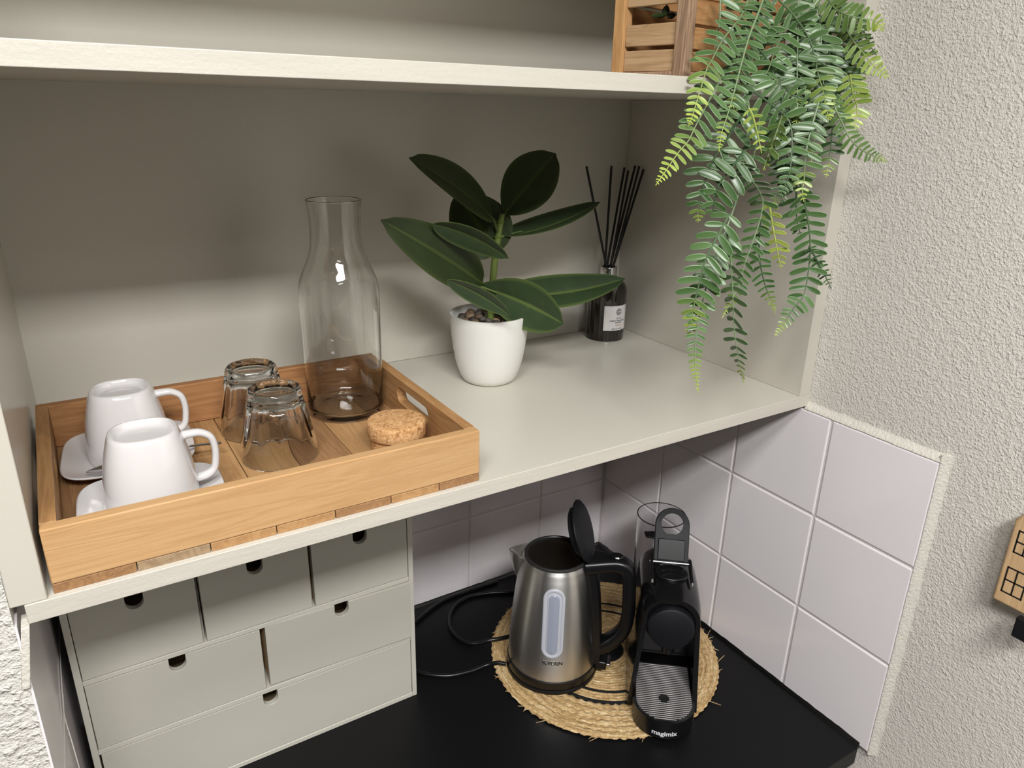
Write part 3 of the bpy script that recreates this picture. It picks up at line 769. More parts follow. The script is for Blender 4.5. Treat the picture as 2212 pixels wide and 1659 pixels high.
# spout: V-shaped beak on the -h side
rings = []
for i in range(10):
    u = i / 9; z = kz(-.3180 + (.3180 - .2670) * u); rb = sm_at(kp, z) - .0012
    ex = .0250 * (u ** .9); hw = .002 + .0200 * u ** .8
    rings.append([(-rb + .004, hw, z), (-rb - ex * .25, hw * .86, z), (-rb - ex * .62, hw * .52, z), (-rb - ex * .92, hw * .2, z), (-rb - ex, 0, z),
                  (-rb - ex * .92, -hw * .2, z), (-rb - ex * .62, -hw * .52, z), (-rb - ex * .25, -hw * .86, z), (-rb + .004, -hw, z)])
inner = [[(x + .0016 * (1 if abs(y) < .012 else .3), y * .9, z + .0006) for x, y, z in r] for r in rings]
mb = MB().loft(rings, caps=False, closed=False); n0 = len(mb.v); mb.loft(inner, caps=False, closed=False)
tb = 9 * 9
for k in range(8): mb.f.append([tb + k, tb + k + 1, n0 + tb + k + 1, n0 + tb + k])
obj('spout', mb, STEEL, kt, ang=45)
# lid, standing open at the handle side
lid = MB(); prof_l = [(.0005, -.0125), (.034, -.0125), (.0370, -.0105), (.0380, -.0020), (.0455, -.0016), (.0468, -.0004), (.0464, .0016), (.042, .0044), (.030, .0066), (.015, .0076), (.0005, .0078)]
lid.lathe(prof_l, 72)
lean = R(-75.0)
hp = V((.0540, 0, kz(-.2640)))
Ml = Matrix.Translation(hp) @ Matrix.Rotation(R(-1), 4, 'Z') @ Matrix.Rotation(R(70), 4, 'Y') @ Matrix.Translation(V((-.0480, 0, 0)))
obj('lid', lid.xf(Ml), BLACK_MATT, kt)
mb = MB().box(.036, .056, -.012, .012, kz(-.270), kz(-.249)); mb.box(.030, .042, -.009, .009, kz(-.262), kz(-.235))
obj('hinge', mb, BLACK, kt, bevel=.003)
# handle: D-shaped loop with a spine down the body
hpath = catmull([(.0470, 0, kz(-.2700)), (.062, 0, kz(-.2690)), (.080, 0, kz(-.2672)), (.0975, 0, kz(-.2675)), (.1075, 0, kz(-.2740)), (.1110, 0, kz(-.2900)), (.1130, 0, kz(-.3200)), (.1140, 0, kz(-.3500)), (.1110, 0, kz(-.3760)), (.1010, 0, kz(-.3965)), (.0880, 0, kz(-.4100)), (.0740, 0, kz(-.4200)), (.0660, 0, kz(-.4240))], 6)
n = len(hpath); rings = []
for i, p in enumerate(hpath):
    tv = (hpath[min(i + 1, n - 1)] - hpath[max(i - 1, 0)]).normalized(); nn = V((-tv.z, 0, tv.x)); u = i / (n - 1)
    hw = .0165 - .004 * sin(pi * u) + (.009 * max(0, 1 - u * 4.5)); ht = .0115 - .0015 * sin(pi * u)
    rings.append([p + V((0, 1, 0)) * (hw * (abs(cos(a)) ** .55) * (1 if cos(a) > 0 else -1)) + nn * (ht * (abs(sin(a)) ** .55) * (1 if sin(a) > 0 else -1)) for a in [2 * pi * k / 20 for k in range(20)]])
hd = obj('handle', MB().loft(rings), BLACK, kt, ang=60)
rings = []
for i in range(16):
    z = kz(-.4440 + (.4440 - .2720) * i / 15); rb = sm_at(kp, z); hw = .017
    rings.append([(rb * cos(b / rb) - .002, rb * sin(b / rb), z) for b in (-hw, -hw * .5, 0, hw * .5, hw)] + [((rb + .009) * cos(b / rb), (rb + .008) * sin(b / rb), z) for b in (hw * .8, hw * .3, -hw * .3, -hw * .8)])
obj('spine', MB().loft(rings), BLACK, kt, ang=50)
mb = MB().lathe([(.0005, 0), (.010, 0), (.010, .003), (.0085, .0045), (.0005, .0045)], 32); mb.v = [V((p.x * 1.05 + .090, p.y * .8, p.z + kz(-.2567))) for p in mb.v]
obj('lid_button', mb, BLACK_GLOSS, hd)
mb = MB().box(.070, .088, -.015, .015, kz(-.4545), kz(-.4400))
sw = obj('switch', mb, BLACK, kt, bevel=.002)
obj('switch_lever', MB().box(.0870, .0935, -.011, .011, kz(-.4480), kz(-.4450)), SATIN, sw, bevel=.0012)
# water window, wrapped on the body
PH0 = R(-90) + R(7.4) - 0.0
def ks(s, z, d):
    r_ = sm_at(kp, z) + d; a = PH0 + s / (sm_at(kp, z)); return V((r_ * cos(a), r_ * sin(a), z))
def stadium(hw, z0, z1, N=16):
    o = []
    for k in range(N + 1): a = pi * k / N; o.append((hw * cos(a), z1 - hw + hw * sin(a)))
    for k in range(1, 12): o.append((-hw, z1 - hw + (z0 - z1 + 2 * hw) * k / 12))
    for k in range(N + 1): a = pi + pi * k / N; o.append((hw * cos(a), z0 + hw + hw * sin(a)))
    for k in range(1, 12): o.append((hw, z0 + hw + (z1 - z0 - 2 * hw) * k / 12))
    return o
wz0, wz1 = kz(-.4020), kz(-.2880)
def win(levels, cap):
    rings = [[ks(s, z, d) for s, z in stadium(hw, wz0 + dz, wz1 - dz)] for hw, dz, d in levels]
    mb = MB().loft(rings, caps=False)
    if cap:
        n = len(rings[0]); hw, dz, d = levels[-1]; zs = stadium(hw, wz0 + dz, wz1 - dz)
        mid = [ks(0, z, d + .0002) for s, z in zs]; o = len(mb.v) - n
        m0 = len(mb.v); mb.v += mid
        for k in range(n): mb.f.append([o + k, o + (k + 1) % n, m0 + (k + 1) % n, m0 + k])
    return mb
wn = obj('water_window', win([(.0162, 0, -.0006), (.0162, 0, .0012), (.0152, .001, .0020), (.0118, .0042, .0018), (.0112, .0050, .0010), (.0100, .006, .0008), (.0092, .007, .0016), (.0080, .008, .0016)], True), FROST, kt, ang=60)
obj('pane', win([(.0078, .0086, .0015), (.0076, .0088, .0021), (.0066, .0100, .0023)], True), FROST_IN, wn, ang=60)
t_ = text_mb('SEVERIN', .0085, .0002, extrude=.0004); g = MB(); g.f = t_.f
for p in t_.v: g.v.append(ks(p.x + .0015, kz(-.4115) + p.y, .0002 + p.z))
obj('lettering', g, plain('embossed_steel', srgb(120, 118, 116), .4, 1), kt)

# ---------------------------------------------------------------- coffee machine
CA = math.atan2(.7716, .636)      # its axis, front to back
CO = V((.719, .010, ZM))
cm = thing('coffee_machine', 'black capsule coffee machine with its lever raised, on the straw mat beside the kettle', 'coffee machine', CO, CA - pi / 2)
# local: x = sideways (right), y = towards the back, z from the mat
def mz(z): return z - ZM
def arch(hb, ht, z0, zt_, rad, n=10, squash=1.0):
    """arch outline: flared legs and a rounded top"""
    o = [(hb, z0)]; zs = zt_ - rad * squash
    for k in range(n + 1):
        a = pi / 2 * k / n; o.append((ht - rad + rad * cos(a), zs + rad * squash * sin(a)))
    return o + [(-x, z) for x, z in reversed(o)]
secs = [(0.0, .0515, .0400, mz(-.2735), .036), (.012, .0518, .0415, mz(-.2715), .035), (.030, .0518, .0425, mz(-.2720), .032), (.070, .0512, .0430, mz(-.2740), .030), (.110, .0510, .0430, mz(-.2760), .031), (.140, .0500, .0425, mz(-.2810), .033), (.158, .0485, .0410, mz(-.2880), .035)]
rings = [[(x, y, z) for x, z in arch(hb, ht, .0004, zt_, rad)] for y, hb, ht, zt_, rad in secs]
mb = MB().loft(rings, caps=False, closed=False)
# inner tunnel at the front
inn = [[(x, y, z) for x, z in arch(hb - .0075, ht - .0065, .0004, zt_ - .0075, rad - .005)] for y, hb, ht, zt_, rad in secs[:3]]
inn += [[(x, .072, z) for x, z in arch(.0437, .0360, .0004, mz(-.2830), .027)]]
o = len(mb.v); mb.loft(inn, caps=False, closed=False); nk = len(inn[0])
for k in range(nk - 1): mb.f.append([k, k + 1, o + k + 1, o + k])
b0 = o + 3 * nk; mb.f.append([b0 + k for k in range(nk)])
be = (len(secs) - 1) * nk; mb.f.append([be + k for k in range(nk)])
shell = obj('body', mb, BLACK_GLOSS, cm, ang=40)
# round brew head
mb = MB(); th_ = R(-12)
ph_ = [(.0005, -.001), (.0375, -.001), (.0375, .006), (.0362, .0090), (.0340, .0100), (.0335, .0105), (.0330, .024), (.0320, .0262), (.0300, .0272), (.0005, .0276)]
mb.lathe(ph_, 80)
Mh = Matrix.Translation(V((-.0010, .0120, mz(-.3180)))) @ Matrix.Rotation(R(90) - R(10), 4, 'X') @ Matrix.Diagonal((.97, .93, 1, 1))
obj('brew_head', mb.xf(Mh), BLACK_MATT, cm, ang=35)
obj('head_mount', MB().lathe([(.0005, 0), (.026, 0), (.026, .062), (.0005, .062)], 40).xf(Matrix.Translation(V((0, .074, mz(-.3190)))) @ Matrix.Rotation(R(90), 4, 'X')), BLACK, cm)
obj('spout', MB().lathe([(.0005, 0), (.009, 0), (.012, .012), (.0005, .012)], 24).xf(Matrix.Translation(V((0, .004, mz(-.3640))))), BLACK, cm)
# drip tray: round front, straight sides running back under the head
zt_ = mz(-.4370); rt = .0445
def tray_outline(r, yb, cy=-.0150, hb=.0415):
    o = [(r * cos(a), cy + r * sin(a)) for a in [pi + pi * k / 40 for k in range(41)]]
    yk = cy + .004
    return [(-hb, yb), (-min(hb, r), yk)] + o + [(min(hb, r), yk), (hb, yb)]
mb = MB().loft([[(x, y, z) for x, y in tray_outline(r, .060)] for r, z in ((.0425, .0003), (.0440, .002), (rt, zt_ - .004), (rt, zt_), (rt - .0022, zt_ + .0004))])
dt = obj('drip_tray', mb, BLACK, cm, ang=40)
GRID = plain('grey_grid_bar', srgb(152, 148, 148), .35, .5)
mb = MB(); mb2 = MB(); y = -.0560
while y < .0570:
    if y < .0070:
        dy = y + .0150; hw = math.sqrt(max(0, (.0405) ** 2 - dy * dy)) if dy < 0 else .0400
        hw = min(hw, .0400)
    else: hw = .0395
    if hw > .006:
        tgt = mb if y < .0085 else mb2
        z = zt_ + .0008
        spans = [(-hw, hw)]
        if abs(y + .0135) < .0066:
            q = math.sqrt(.0066 ** 2 - (y + .0135) ** 2) + .0008; spans = [(-hw, -q), (q, hw)]
        for a, b in spans: tgt.box(a, b, y - .00085, y + .00085, z, z + .0014)
    y += .0037
obj('drip_grid', mb, GRID, cm, bevel=.0004); obj('drip_grid', mb2, GRID, cm, bevel=.0004)
obj('drain_hole', MB().lathe([(.0062, zt_ + .0006), (.0068, zt_ + .0006), (.0070, zt_ + .0024), (.0062, zt_ + .0024), (.0058, zt_ + .0012), (.0005, zt_ + .0008)], 28, (0, -.0135)), DARK, cm)
t_ = text_mb('magimix', .0108, .00028); g = MB(); g.f = t_.f
for p in t_.v:
    a = -pi / 2 + (p.x) / rt; g.v.append(V(((rt + .0003) * cos(a), -.0150 + (rt + .0003) * sin(a), mz(-.4560) + p.y)))
obj('lettering', g, INK_W, dt)
# top: capsule slot, hinge pin and raised lever
mb = MB().prism([(.0235 * cos(a), .0190 * sin(a)) for a in [2 * pi * k / 32 for k in range(32)]], (0, .060, mz(-.2740)), (1, 0, 0), (0, 1, 0), (0, 0, .0052))
cr = obj('capsule_slot', mb, BLACK, cm, bevel=.001)
mb = MB()
for k, (yy, rr, zz) in enumerate(((.050, .0140, .0062), (.062, .0155, .0064), (.073, .0165, .0074))):
    mb.tube([(rr * cos(a), yy + .006 * sin(a) - .002, mz(-.2740) + zz - .0012) for a in [pi * k / 16 for k in range(17)]], .0016, 8)
obj('slot_rib', mb, BLACK_GLOSS, cr)
for s in (-1, 1):
    mb = MB().prism([(.036, 0), (.090, 0), (.090, .011), (.080, .013), (.058, .006), (.040, .004)], (s * .0285 - .002, 0, mz(-.2740)), (0, 1, 0), (0, 0, 1), (.004, 0, 0))
    obj('hinge_bracket', mb, BLACK, cm, bevel=.0008)
obj('hinge_pin', MB().tube([(-.031, .083, mz(-.2680)), (.031, .083, mz(-.2680))], .0030, 16), SATIN, cm)
# lever plate with a finger ring, outline in (x, up)
N = 28; Lh, lw, rr = .0800, .0255, .0165; cy = Lh - lw
outer = [(-lw, 0)] + [(-lw, cy * k / 6) for k in range(1, 6)] + [(lw * cos(a), cy + lw * sin(a)) for a in [pi - pi * k / N for k in range(N + 1)]] + [(lw, cy * (1 - k / 6)) for k in range(1, 6)] + [(lw, 0)]
n = len(outer)
# matching inner points on the ring hole
inner = []
for x, z in outer:
    a = math.atan2(z - cy - .001, x); inner.append((rr * cos(a), cy + .001 + rr * .98 * sin(a)))
def lv(q, d): return [(x, d, z) for x, z in q]
f0, f1 = lv(outer, -.0038), lv(outer, .0038); g0, g1 = lv(inner, -.0028), lv(inner, .0028)
mb = MB().loft([g0, f0, f1, g1, g0], caps=False, closed=True)
Mv = Matrix.Translation(V((0, .0860, mz(-.2680)))) @ Matrix.Rotation(R(-29), 4, 'X')
lvr = obj('lever', mb.xf(Mv), BLACK_MATT, cm, bevel=.0012)
obj('lever_pad', MB().box(-.0200, .0200, -.0052, -.0030, .002, .0335).xf(Mv), BLACK, lvr, bevel=.0015)
# water tank at the back
TKR = .0395
mb = MB().lathe([(.0330, mz(-.405)), (.0360, mz(-.404)), (TKR - .001, mz(-.330)), (TKR, mz(-.2560)), (TKR + .0006, mz(-.2545)), (TKR - .001, mz(-.2540)), (TKR - .0016, mz(-.2560)), (TKR - .0026, mz(-.330)), (.0345, mz(-.402)), (.0330, mz(-.4025))], 64, (-.0080, .2000), cap0=False, cap1=False)
tk = obj('water_tank', mb, TANKP, cm, ang=50)
obj('tank_rim', MB().tube([(-.0080 + TKR * cos(a), .2000 + TKR * sin(a), mz(-.2545)) for a in [2 * pi * k / 64 for k in range(65)]], .0007, 6), BLACK, tk)
mb = MB().prism([(-.034, .156), (.010, .152), (.010, .166), (-.020, .176), (-.036, .172)], (0, 0, mz(-.2740)), (1, 0, 0), (0, 1, 0), (0, 0, .0030))
obj('tank_lid', mb, BLACK, cm, bevel=.001)
obj('tank_base', MB().box(-.041, .041, .1585, .2350, .0005, mz(-.4060)), BLACK, cm, bevel=.004)

# ---------------------------------------------------------------- black power cords on the worktop
def cord(pts, label, r=.0034):
    P = [V((x, y, ZC + r + .0004 + z)) for x, y, z in pts]; c0 = P[0].copy()
    o = obj('power_cord', MB().tube([V((p.x, p.y, max(p.z, ZC + r + .0004))) - c0 for p in catmull(P, 8)], r, 10), RUBBER, loc=c0, ang=70)
    tag(o, label, 'cord', 'black power cords on the worktop')
M6 = MT + .0004
cord([(.5660, .2050, M6), (.5560, .2140, M6), (.5400, .2240, .001), (.5130, .2260, 0), (.4780, .2350, 0), (.4500, .2560, 0), (.4340, .2800, 0), (.4290, .3100, 0)], 'black power cord curving from the kettle round the corner of the chest')
cord([(.6110, .2560, M6 + .0016), (.5900, .2590, M6 + .0016), (.5720, .2650, M6 + .0010), (.5560, .2740, .0020), (.5430, .2840, 0), (.5330, .3020, 0), (.5330, .3320, 0), (.5480, .3640, 0), (.5740, .3860, 0), (.6040, .3930, 0), (.6380, .3850, 0), (.6760, .3680, 0), (.7050, .3620, 0)], 'black power cord looping behind the kettle near the back tiles')
cord([(.4340, .3480, 0), (.4560, .3640, 0), (.4920, .3800, 0), (.5300, .3980, 0), (.5640, .4080, 0), (.6100, .4095, 0), (.6700, .4080, 0)], 'black power cord lying along the back tiles beside the chest')

# ---------------------------------------------------------------- wooden house plaque on the right wall
hs = thing('house_plaque', 'wooden house shaped plaque with black windows, hanging on the right wall', 'wall decoration', (.9297, -.3180, -.1450))
hl = hs.location
HX = .9050
poly = [(-.2909, -.1450), (-.2909, -.0425), (-.2975, -.0325), (-.3185, -.0080), (-.3440, -.0425), (-.3440, -.1450)]
obj('board', MB().prism([(a - hl.y, b - hl.z) for a, b in poly], (HX - hl.x, 0, 0), (0, 1, 0), (0, 0, 1), (.9297 - HX, 0, 0)), W_HOUSE, hs, bevel=.0022, seg=3)
def frame_win(y0, y1, z0, z1):
    mb = MB(); lw_ = .0016; xx = HX - .0003
    for a, b, c, d in ((y0, y0 - lw_, z0, z1), (y1 + lw_, y1, z0, z1), (y0, y1, z0, z0 + lw_), (y0, y1, z1 - lw_, z1), ((y0 + y1) / 2 + lw_ / 2, (y0 + y1) / 2 - lw_ / 2, z0, z1), (y0, y1, (z0 + z1) / 2 - lw_ / 2, (z0 + z1) / 2 + lw_ / 2)):
        mb.box(xx, HX + .0001, min(a, b), max(a, b), c, d)
    obj('painted_window', mb.shift(hl), DARK, hs)
frame_win(-.2972, -.3170, -.0800, -.0520); frame_win(-.2968, -.3185, -.1308, -.0982)
obj('hook', MB().box(.8960, .9050, -.3440, -.3212, -.1720, -.1462).shift(hl), BLACK_MATT, hs, bevel=.002)

# ---------------------------------------------------------------- wooden crate on the upper shelf
ZU = HU + TU
cr = thing('wooden_crate', 'small slatted wooden crate on the upper shelf, holding the trailing fern', 'crate', (.6680, .0380, ZU + .0003), R(11.5))
CWD, CDP, CHT = .2120, .1000, .128
def bx(*a): return MB().box(*a)
for (x, y, m) in ((0, 0, W_POST), (CWD - .0150, 0, W_POST), (0, CDP - .0150, W_POST_G), (CWD - .0150, CDP - .0150, W_POST_G)):
    obj('post', bx(x, x + .0150, y, y + .0150, 0, CHT), m, cr, bevel=.0012)
zs_side = [(.0072, .0292), (.0335, .0556), (.0735, .0960), (.1000, .1220)]
zs_front = [(.0072, .0270), (.0296, .0510), (.0540, .0760), (.0790, .1000), (.1030, .1230)]
for z0, z1 in zs_side:
    obj('slat', bx(.0040, .0085, .0152, CDP - .0152, z0, z1), W_CRATE, cr, bevel=.0009)
    obj('slat', bx(CWD - .0085, CWD - .0040, .0152, CDP - .0152, z0, z1), W_CRATE, cr, bevel=.0009)
for z0, z1 in zs_front:
    obj('slat', bx(.0152, CWD - .0152, .0030, .0078, z0, z1), W_CRATE_F, cr, bevel=.0009)
    obj('slat', bx(.0152, CWD - .0152, CDP - .0078, CDP - .0030, z0, z1), W_CRATE_F, cr, bevel=.0009)
for a in ((.0010, .0110, .0152, CDP - .0152, .0030, .0070), (CWD - .0110, CWD - .0010, .0152, CDP - .0152, .0030, .0070)):
    obj('rail', bx(*a), W_POST, cr, bevel=.0008)
for a in ((.0152, CWD - .0152, .0010, .0110, .0030, .0070), (.0152, CWD - .0152, CDP - .0110, CDP - .0010, .0030, .0070)):
    obj('rail', bx(*a), W_POST, cr, bevel=.0008)
for k in range(4):
    obj('floor_slat', bx(.0152, CWD - .0152, .0122 + k * .0196, .0122 + k * .0196 + .0172, .0034, .0068), W_CRATE_F, cr)

# ---------------------------------------------------------------- trailing fern
FO = V((.770, .080, ZU + .010))
fern = thing('trailing_fern', 'artificial green fern hanging from the wooden crate down over both shelves', 'plant', FO)
t = NT('fern_leaflet'); t.set(Roughness=.3, Specular_IOR_Level=.5)
tip = t.n('ShaderNodeAttribute', attribute_name='tip'); ed = t.n('ShaderNodeAttribute', attribute_name='edge'); oi = t.n('ShaderNodeObjectInfo')
va = t.n('ShaderNodeAttribute', attribute_name='vary')
g = t.mix(va.outputs['Fac'], srgb(58, 88, 44), srgb(102, 134, 82))
y_ = t.mix(va.outputs['Fac'], srgb(136, 162, 58), srgb(190, 206, 96))
c = t.mix(tip.outputs['Fac'], g, y_)
c = t.mix(t.math('MULTIPLY', ed.outputs['Fac'], .5), c, t.mix(tip.outputs['Fac'], srgb(168, 190, 158), srgb(204, 216, 130)))
t.base(c); FERN = t.m
t = NT('fern_stem'); t.set(Roughness=.45)
tip = t.n('ShaderNodeAttribute', attribute_name='tip'); va = t.n('ShaderNodeAttribute', attribute_name='vary')
t.base(t.mix(tip.outputs['Fac'], t.mix(va.outputs['Fac'], srgb(54, 84, 50), srgb(134, 156, 116)), srgb(176, 192, 88))); FSTEM = t.m
frond_n = [0]
def frond(px, ya, yb, ll=32, sp=15.5, tip=.25, sides=(1, 1), start=0.0, vary=.4, yel=0.0, roll=0, stem=.0013, ar=.32, pale=None):
    """px: traced stem; ya..yb: depth of its upper and lower end; ll leaflet length and sp spacing in mm*~1.6"""
    frond_n[0] += 1; rnd = random.Random(frond_n[0] * 13 + 1)
    P = []
    for i, p in enumerate(px):
        u = i / (len(px) - 1); q = on(p, 'y', ya + (yb - ya) * u)
        if q.x > .902 and q.y > -.012: q = on(p, 'x', .902)
        if q.x > .918: q = on(p, 'x', .918)
        P.append(q)
    path = catmull(P, 8); seg = [0]
    for a, b in zip(path, path[1:]): seg.append(seg[-1] + (b - a).length)
    L = seg[-1]
    def at(s):
        for i in range(len(seg) - 1):
            if seg[i + 1] >= s:
                u = (s - seg[i]) / max(1e-9, seg[i + 1] - seg[i]); return path[i].lerp(path[i + 1], u), (path[i + 1] - path[i]).normalized()
        return path[-1], (path[-1] - path[-2]).normalized()
    mb = MB(); tipA = []; edA = []; vaA = []
    k = .00064; s = max(.002, start * L); idx = 0
    while s < L - .002:
        u = s / L; fall = min(1, ((L - s) / (.42 * L)) ** .75) if L - s < .42 * L else 1.0
        fall = max(.10, fall) * (0.80 + .2 * min(1, s / (.15 * L + 1e-6)))
        p, tv = at(s)
        N0 = (CAM - p); N0 = (N0 - tv * N0.dot(tv)).normalized()
        for si, sd in ((1, 1), (0, -1)):
            if not sides[si]: continue
            nn = (Matrix.Rotation(R(roll + rnd.uniform(-16, 16)), 4, tv) @ N0).normalized()
            side = tv.cross(nn) * sd
            ang = R(rnd.uniform(8, 26))
            ax = (side * cos(ang) + tv * sin(ang)).normalized(); wdv = nn.cross(ax).normalized()
            ln = ll * k * fall * rnd.uniform(.88, 1.08); hw = ln * ar * .5 * (1 + .25 * (1 - fall)); curl = rnd.uniform(-.10, .16)
            st = [(0, .16), (.07, .55), (.22, .86), (.45, 1.0), (.68, .98), (.84, .82), (.94, .52), (1.0, .10)]
            n0 = len(mb.v); ty = min(1, max(yel, (u - (1 - tip)) / max(1e-6, tip) * 1.1 if tip > 0 else 0)); vv = min(1, max(0, vary + rnd.uniform(-.28, .28)))
            for (a, wv) in st:
                cen = p + ax * (ln * a) + nn * (-ln * curl * a * a) - V((0, 0, 1)) * (ln * .10 * a * a)
                for q, zz in ((-1, .14), (-.72, .11), (0, 0), (.72, .11), (1, .14)):
                    mb.v.append(cen + wdv * (hw * wv * q) + nn * (hw * wv * zz * 1.6)); tipA.append(ty); edA.append(1.0 if abs(q) == 1 or a >= 1.0 else 0.0); vaA.append(vv)
            for i in range(len(st) - 1):
                for j in range(4):
                    a = n0 + i * 5 + j; mb.f.append([a, a + 1, a + 6, a + 5])
        s += sp * k * max(.34, fall ** .7); idx += 1
    # underside copies give the leaflets thickness
    nv = len(mb.v); 
    o = obj('frond', MB().add([p - FO for p in mb.v], mb.f), FERN, fern, ang=80, attr={'tip': tipA, 'edge': edA, 'vary': vaA})
    sol = o.modifiers.new('thickness', 'SOLIDIFY'); sol.thickness = .00035; sol.offset = 0
    n = len(path); sv = MB().tube([p - FO for p in path], [stem * (1 - .72 * seg[i] / L) for i in range(n)], 7)
    st_t = [min(1, max(yel, (seg[i] / L - (1 - tip)) / max(1e-6, tip) if tip > 0 else 0)) for i in range(n) for _ in range(7)]
    pv = pale if pale is not None else vary
    obj('stem', sv, FSTEM, o, attr={'tip': st_t, 'vary': [pv] * len(st_t)})
A = (.030, -.045)
frond([(1560, -30), (1556, 5), (1555, 40), (1550, 75), (1542, 110)], .028, .015, 34, 20, 0, (1, 0), vary=.55)
frond([(1625, -25), (1610, 15), (1594, 45), (1561, 86), (1537, 131), (1527, 148), (1512, 197), (1495, 252), (1487, 272)], .025, -.035, 33, 18, .45, vary=.5, pale=.7)
frond([(1618, 90), (1600, 115), (1583, 139), (1560, 166), (1541, 200), (1523, 233), (1501, 275), (1487, 304), (1465, 330), (1436, 372), (1416, 401)], .010, -.055, 34, 19, .42, vary=.5, yel=0, pale=.8)
frond([(1660, -30), (1648, 0), (1638, 28), (1620, 74), (1604, 129), (1592, 175), (1574, 240), (1559, 287), (1553, 328)], .022, -.050, 28, 17, .22, vary=.45, pale=1.0)
frond([(1636, -20), (1618, 40), (1606, 100), (1611, 155), (1614, 200), (1617, 240), (1614, 287), (1605, 356), (1597, 410), (1579, 467), (1545, 556), (1527, 614), (1507, 704), (1501, 776), (1508, 848)], .020, -.060, 38, 20, .12, start=.60, vary=.62, stem=.0018, pale=.6)
frond([(1617, 236), (1594, 262), (1566, 307), (1540, 346), (1526, 382), (1516, 414), (1508, 446), (1508, 480)], -.025, -.020, 42, 20, .15, vary=.12, pale=0)
frond([(1607, 325), (1590, 350), (1573, 372), (1552, 402), (1542, 440), (1539, 470)], -.040, -.030, 40, 19, 0, vary=.08, pale=0)
frond([(1576, 462), (1550, 510), (1524, 562), (1510, 614), (1500, 655), (1494, 690), (1490, 728)], -.052, -.040, 36, 19, .35, vary=.4, pale=.3)
frond([(1572, 490), (1572, 520), (1579, 562), (1584, 646), (1587, 718), (1597, 779), (1607, 828)], -.050, -.060, 30, 19, .18, (1, 1), start=.10, vary=.3, roll=48, pale=1.0)
frond([(1604, 352), (1621, 384), (1637, 407), (1648, 437), (1640, 481), (1626, 521), (1608, 574), (1597, 614), (1580, 650), (1559, 688)], -.045, -.045, 26, 15, .22, vary=.25, pale=.7, roll=25)
frond([(1642, 470), (1640, 520), (1641, 562), (1652, 614), (1664, 645), (1675, 676)], -.040, -.050, 20, 14, .3, vary=.15, pale=.1)
frond([(1662, 440), (1668, 480), (1676, 524), (1687, 580)], -.035, -.045, 26, 16, 1, (1, 1), vary=.7, yel=.9, roll=35)
frond([(1721, 380), (1720, 430), (1721, 472), (1729, 506)], -.030, -.030, 32, 20, 0, vary=.0, pale=0)
frond([(1722, 380), (1733, 412), (1744, 469), (1750, 521), (1747, 579), (1736, 637), (1712, 669), (1673, 727)], -.035, -.055, 33, 17, .15, start=.12, vary=.3, pale=.3)
frond([(1748, 532), (1758, 550), (1768, 568), (1782, 595), (1796, 624)], -.050, -.058, 14, 12, .0, vary=.05, pale=.1)
frond([(1604, 110), (1612, 160), (1622, 190), (1640, 206), (1676, 233), (1698, 252), (1708, 272), (1711, 301), (1709, 345), (1704, 381), (1683, 428)], .000, -.050, 38, 20, .0, start=.15, vary=.5, pale=.2)
frond([(1610, 50), (1628, 89), (1661, 135), (1677, 172), (1700, 198), (1738, 217), (1772, 229)], .020, -.035, 32, 20, .0, vary=.45, pale=.15)
frond([(1768, 222), (1756, 264), (1746, 304), (1740, 339), (1737, 388), (1733, 412), (1736, 436)], -.040, -.055, 30, 17, .4, vary=.5, pale=.6)
frond([(1668, -25), (1683, 0), (1708, 26), (1738, 66), (1754, 100), (1766, 154), (1778, 197), (1788, 246), (1790, 262)], .025, -.050, 34, 18, .42, vary=.5, pale=.3)
frond([(1770, -25), (1790, 0), (1807, 21), (1830, 32), (1861, 40), (1892, 46), (1910, 68)], .010, -.060, 27, 12, .45, vary=.5, yel=.15, pale=.2)
frond([(1806, 20), (1823, 50), (1838, 81), (1861, 110), (1884, 138), (1902, 154), (1922, 168)], .000, -.060, 25, 12, .7, vary=.6, yel=.2)
frond([(1808, -10), (1813, 30), (1815, 92), (1823, 154), (1829, 192), (1829, 245)], .012, -.020, 40, 18, .1, vary=.35, pale=0)
frond([(1836, 160), (1842, 200), (1851, 229), (1850, 252), (1843, 282)], -.030, -.045, 28, 12, 1, (1, 1), vary=.5, yel=.55, pale=.1)
frond([(1800, 215), (1805, 235), (1821, 269), (1835, 298), (1857, 321), (1886, 336), (1917, 350)], -.030, -.075, 20, 11, .2, vary=.5, yel=.1, pale=.6)
frond([(1800, 235), (1799, 269), (1795, 308), (1792, 342), (1784, 384)], -.022, -.030, 24, 14, .35, vary=.3, pale=.3)
frond([(1722, -20), (1725, 30), (1724, 60), (1722, 120), (1722, 185), (1722, 240), (1719, 278)], .022, -.030, 34, 20, .35, vary=.55, pale=.6)
frond([(1765, -25), (1769, 15), (1773, 77), (1777, 140), (1780, 205), (1784, 250)], .018, -.025, 40, 17, .1, vary=.85, pale=.6)
frond([(1850, 30), (1861, 55), (1875, 90), (1893, 120)], -.010, -.045, 12, 9, 0, vary=.0, pale=.1)
frond([(1637, -20), (1637, 20), (1637, 58), (1648, 98), (1655, 140)], .024, .005, 30, 20, 0, vary=.3, pale=.2)
frond([(1700, 40), (1694, 68), (1676, 104), (1660, 150), (1640, 190)], .020, -.015, 36, 22, 0, vary=.45, pale=.5)
frond([(1640, 270), (1634, 308), (1626, 345), (1617, 371), (1602, 412)], -.035, -.030, 22, 16, .0, vary=.2, pale=.5)
frond([(1690, 250), (1672, 301), (1659, 337), (1649, 368)], -.030, -.030, 30, 14, .3, vary=.2, yel=.2, roll=60)
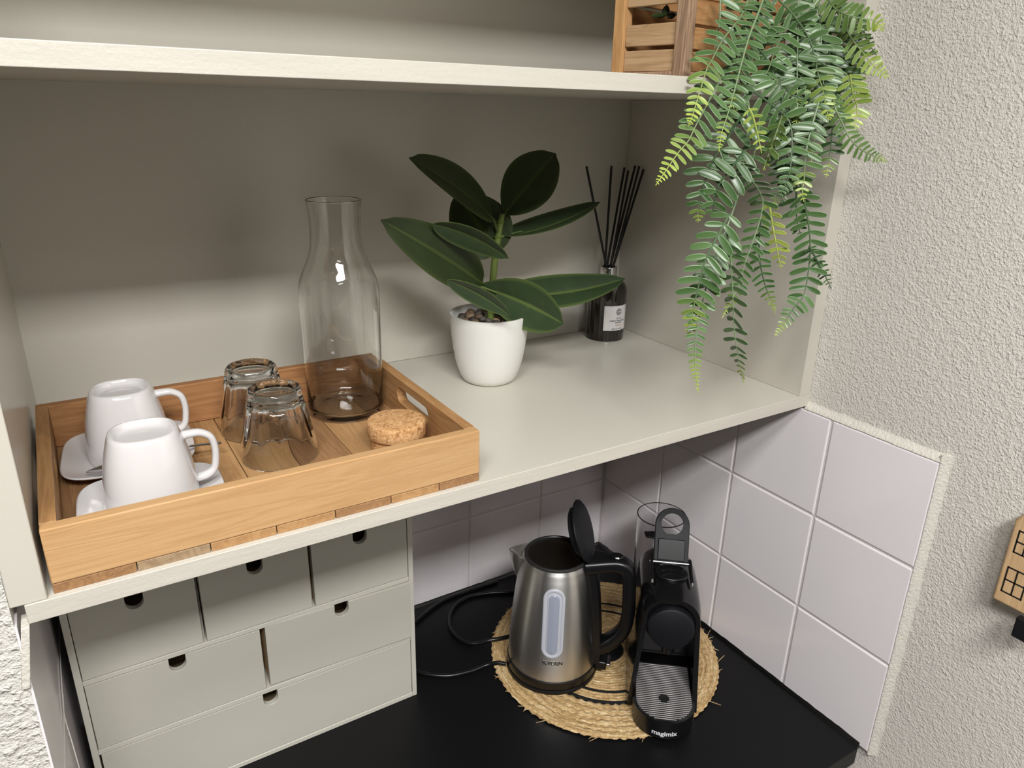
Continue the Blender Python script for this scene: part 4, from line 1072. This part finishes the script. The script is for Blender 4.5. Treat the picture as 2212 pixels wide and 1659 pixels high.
frond([(1617, 233), (1626, 251), (1636, 287), (1641, 310), (1645, 331)], -.045, -.055, 16, 13, 1, (1, 1), vary=.6, yel=.7)
frond([(1570, 150), (1577, 185), (1580, 212), (1588, 246)], .000, -.030, 22, 14, 1, vary=.4, yel=.45)
frond([(1700, 120), (1690, 200), (1688, 270), (1694, 340), (1686, 400), (1668, 450)], .005, -.030, 36, 20, .1, vary=.1, pale=0)
frond([(1745, 110), (1742, 190), (1735, 260), (1712, 330), (1700, 390), (1690, 440)], .005, -.028, 38, 19, .0, vary=.2, pale=.1)
frond([(1795, 60), (1790, 130), (1782, 190), (1765, 250), (1758, 310), (1752, 350)], .006, -.020, 38, 18, .2, vary=.2, pale=.1)
frond([(1760, 40), (1745, 110), (1728, 170), (1700, 230), (1680, 290), (1664, 330)], .012, -.022, 38, 20, .15, vary=.25, pale=.2)
frond([(1840, 20), (1846, 70), (1850, 120), (1848, 170), (1852, 215)], .005, -.020, 30, 15, .6, vary=.3, yel=.2)
frond([(1655, 60), (1672, 110), (1690, 150), (1720, 190), (1745, 235)], .022, -.010, 36, 20, .0, vary=.35, pale=.2)
frond([(1596, 120), (1588, 160), (1590, 200), (1578, 250), (1562, 300)], .012, -.020, 30, 19, .0, vary=.25, pale=.2)
# a dark stray leaf of the plant showing between the crate slats
st_ = [(0, .1), (.2, .8), (.5, 1), (.8, .6), (1, .05)]
for (b, ti, hw) in (((1437, 34), (1406, 33), .0045), ((1436, 36), (1441, 10), .0045), ((1440, 36), (1462, 31), .004)):
    B, T = on(b, 'y', .080), on(ti, 'y', .078); ax = T - B; nn = (CAM - B).normalized(); sd = ax.normalized().cross(nn); mb = MB(); 
    for u, wv in st_:
        for q in (-1, 0, 1): mb.v.append(B + ax * u + sd * (hw * wv * q) + nn * (-.001 * abs(q)) - FO)
    for i in range(4):
        for j in range(2): a = i * 3 + j; mb.f.append([a, a + 1, a + 4, a + 3])
    o = obj('leaf', mb, LEAF, fern, attr={'rib': [0.0] * 15, 'edge': [0.0] * 15}); s_ = o.modifiers.new('thickness', 'SOLIDIFY'); s_.thickness = .0006
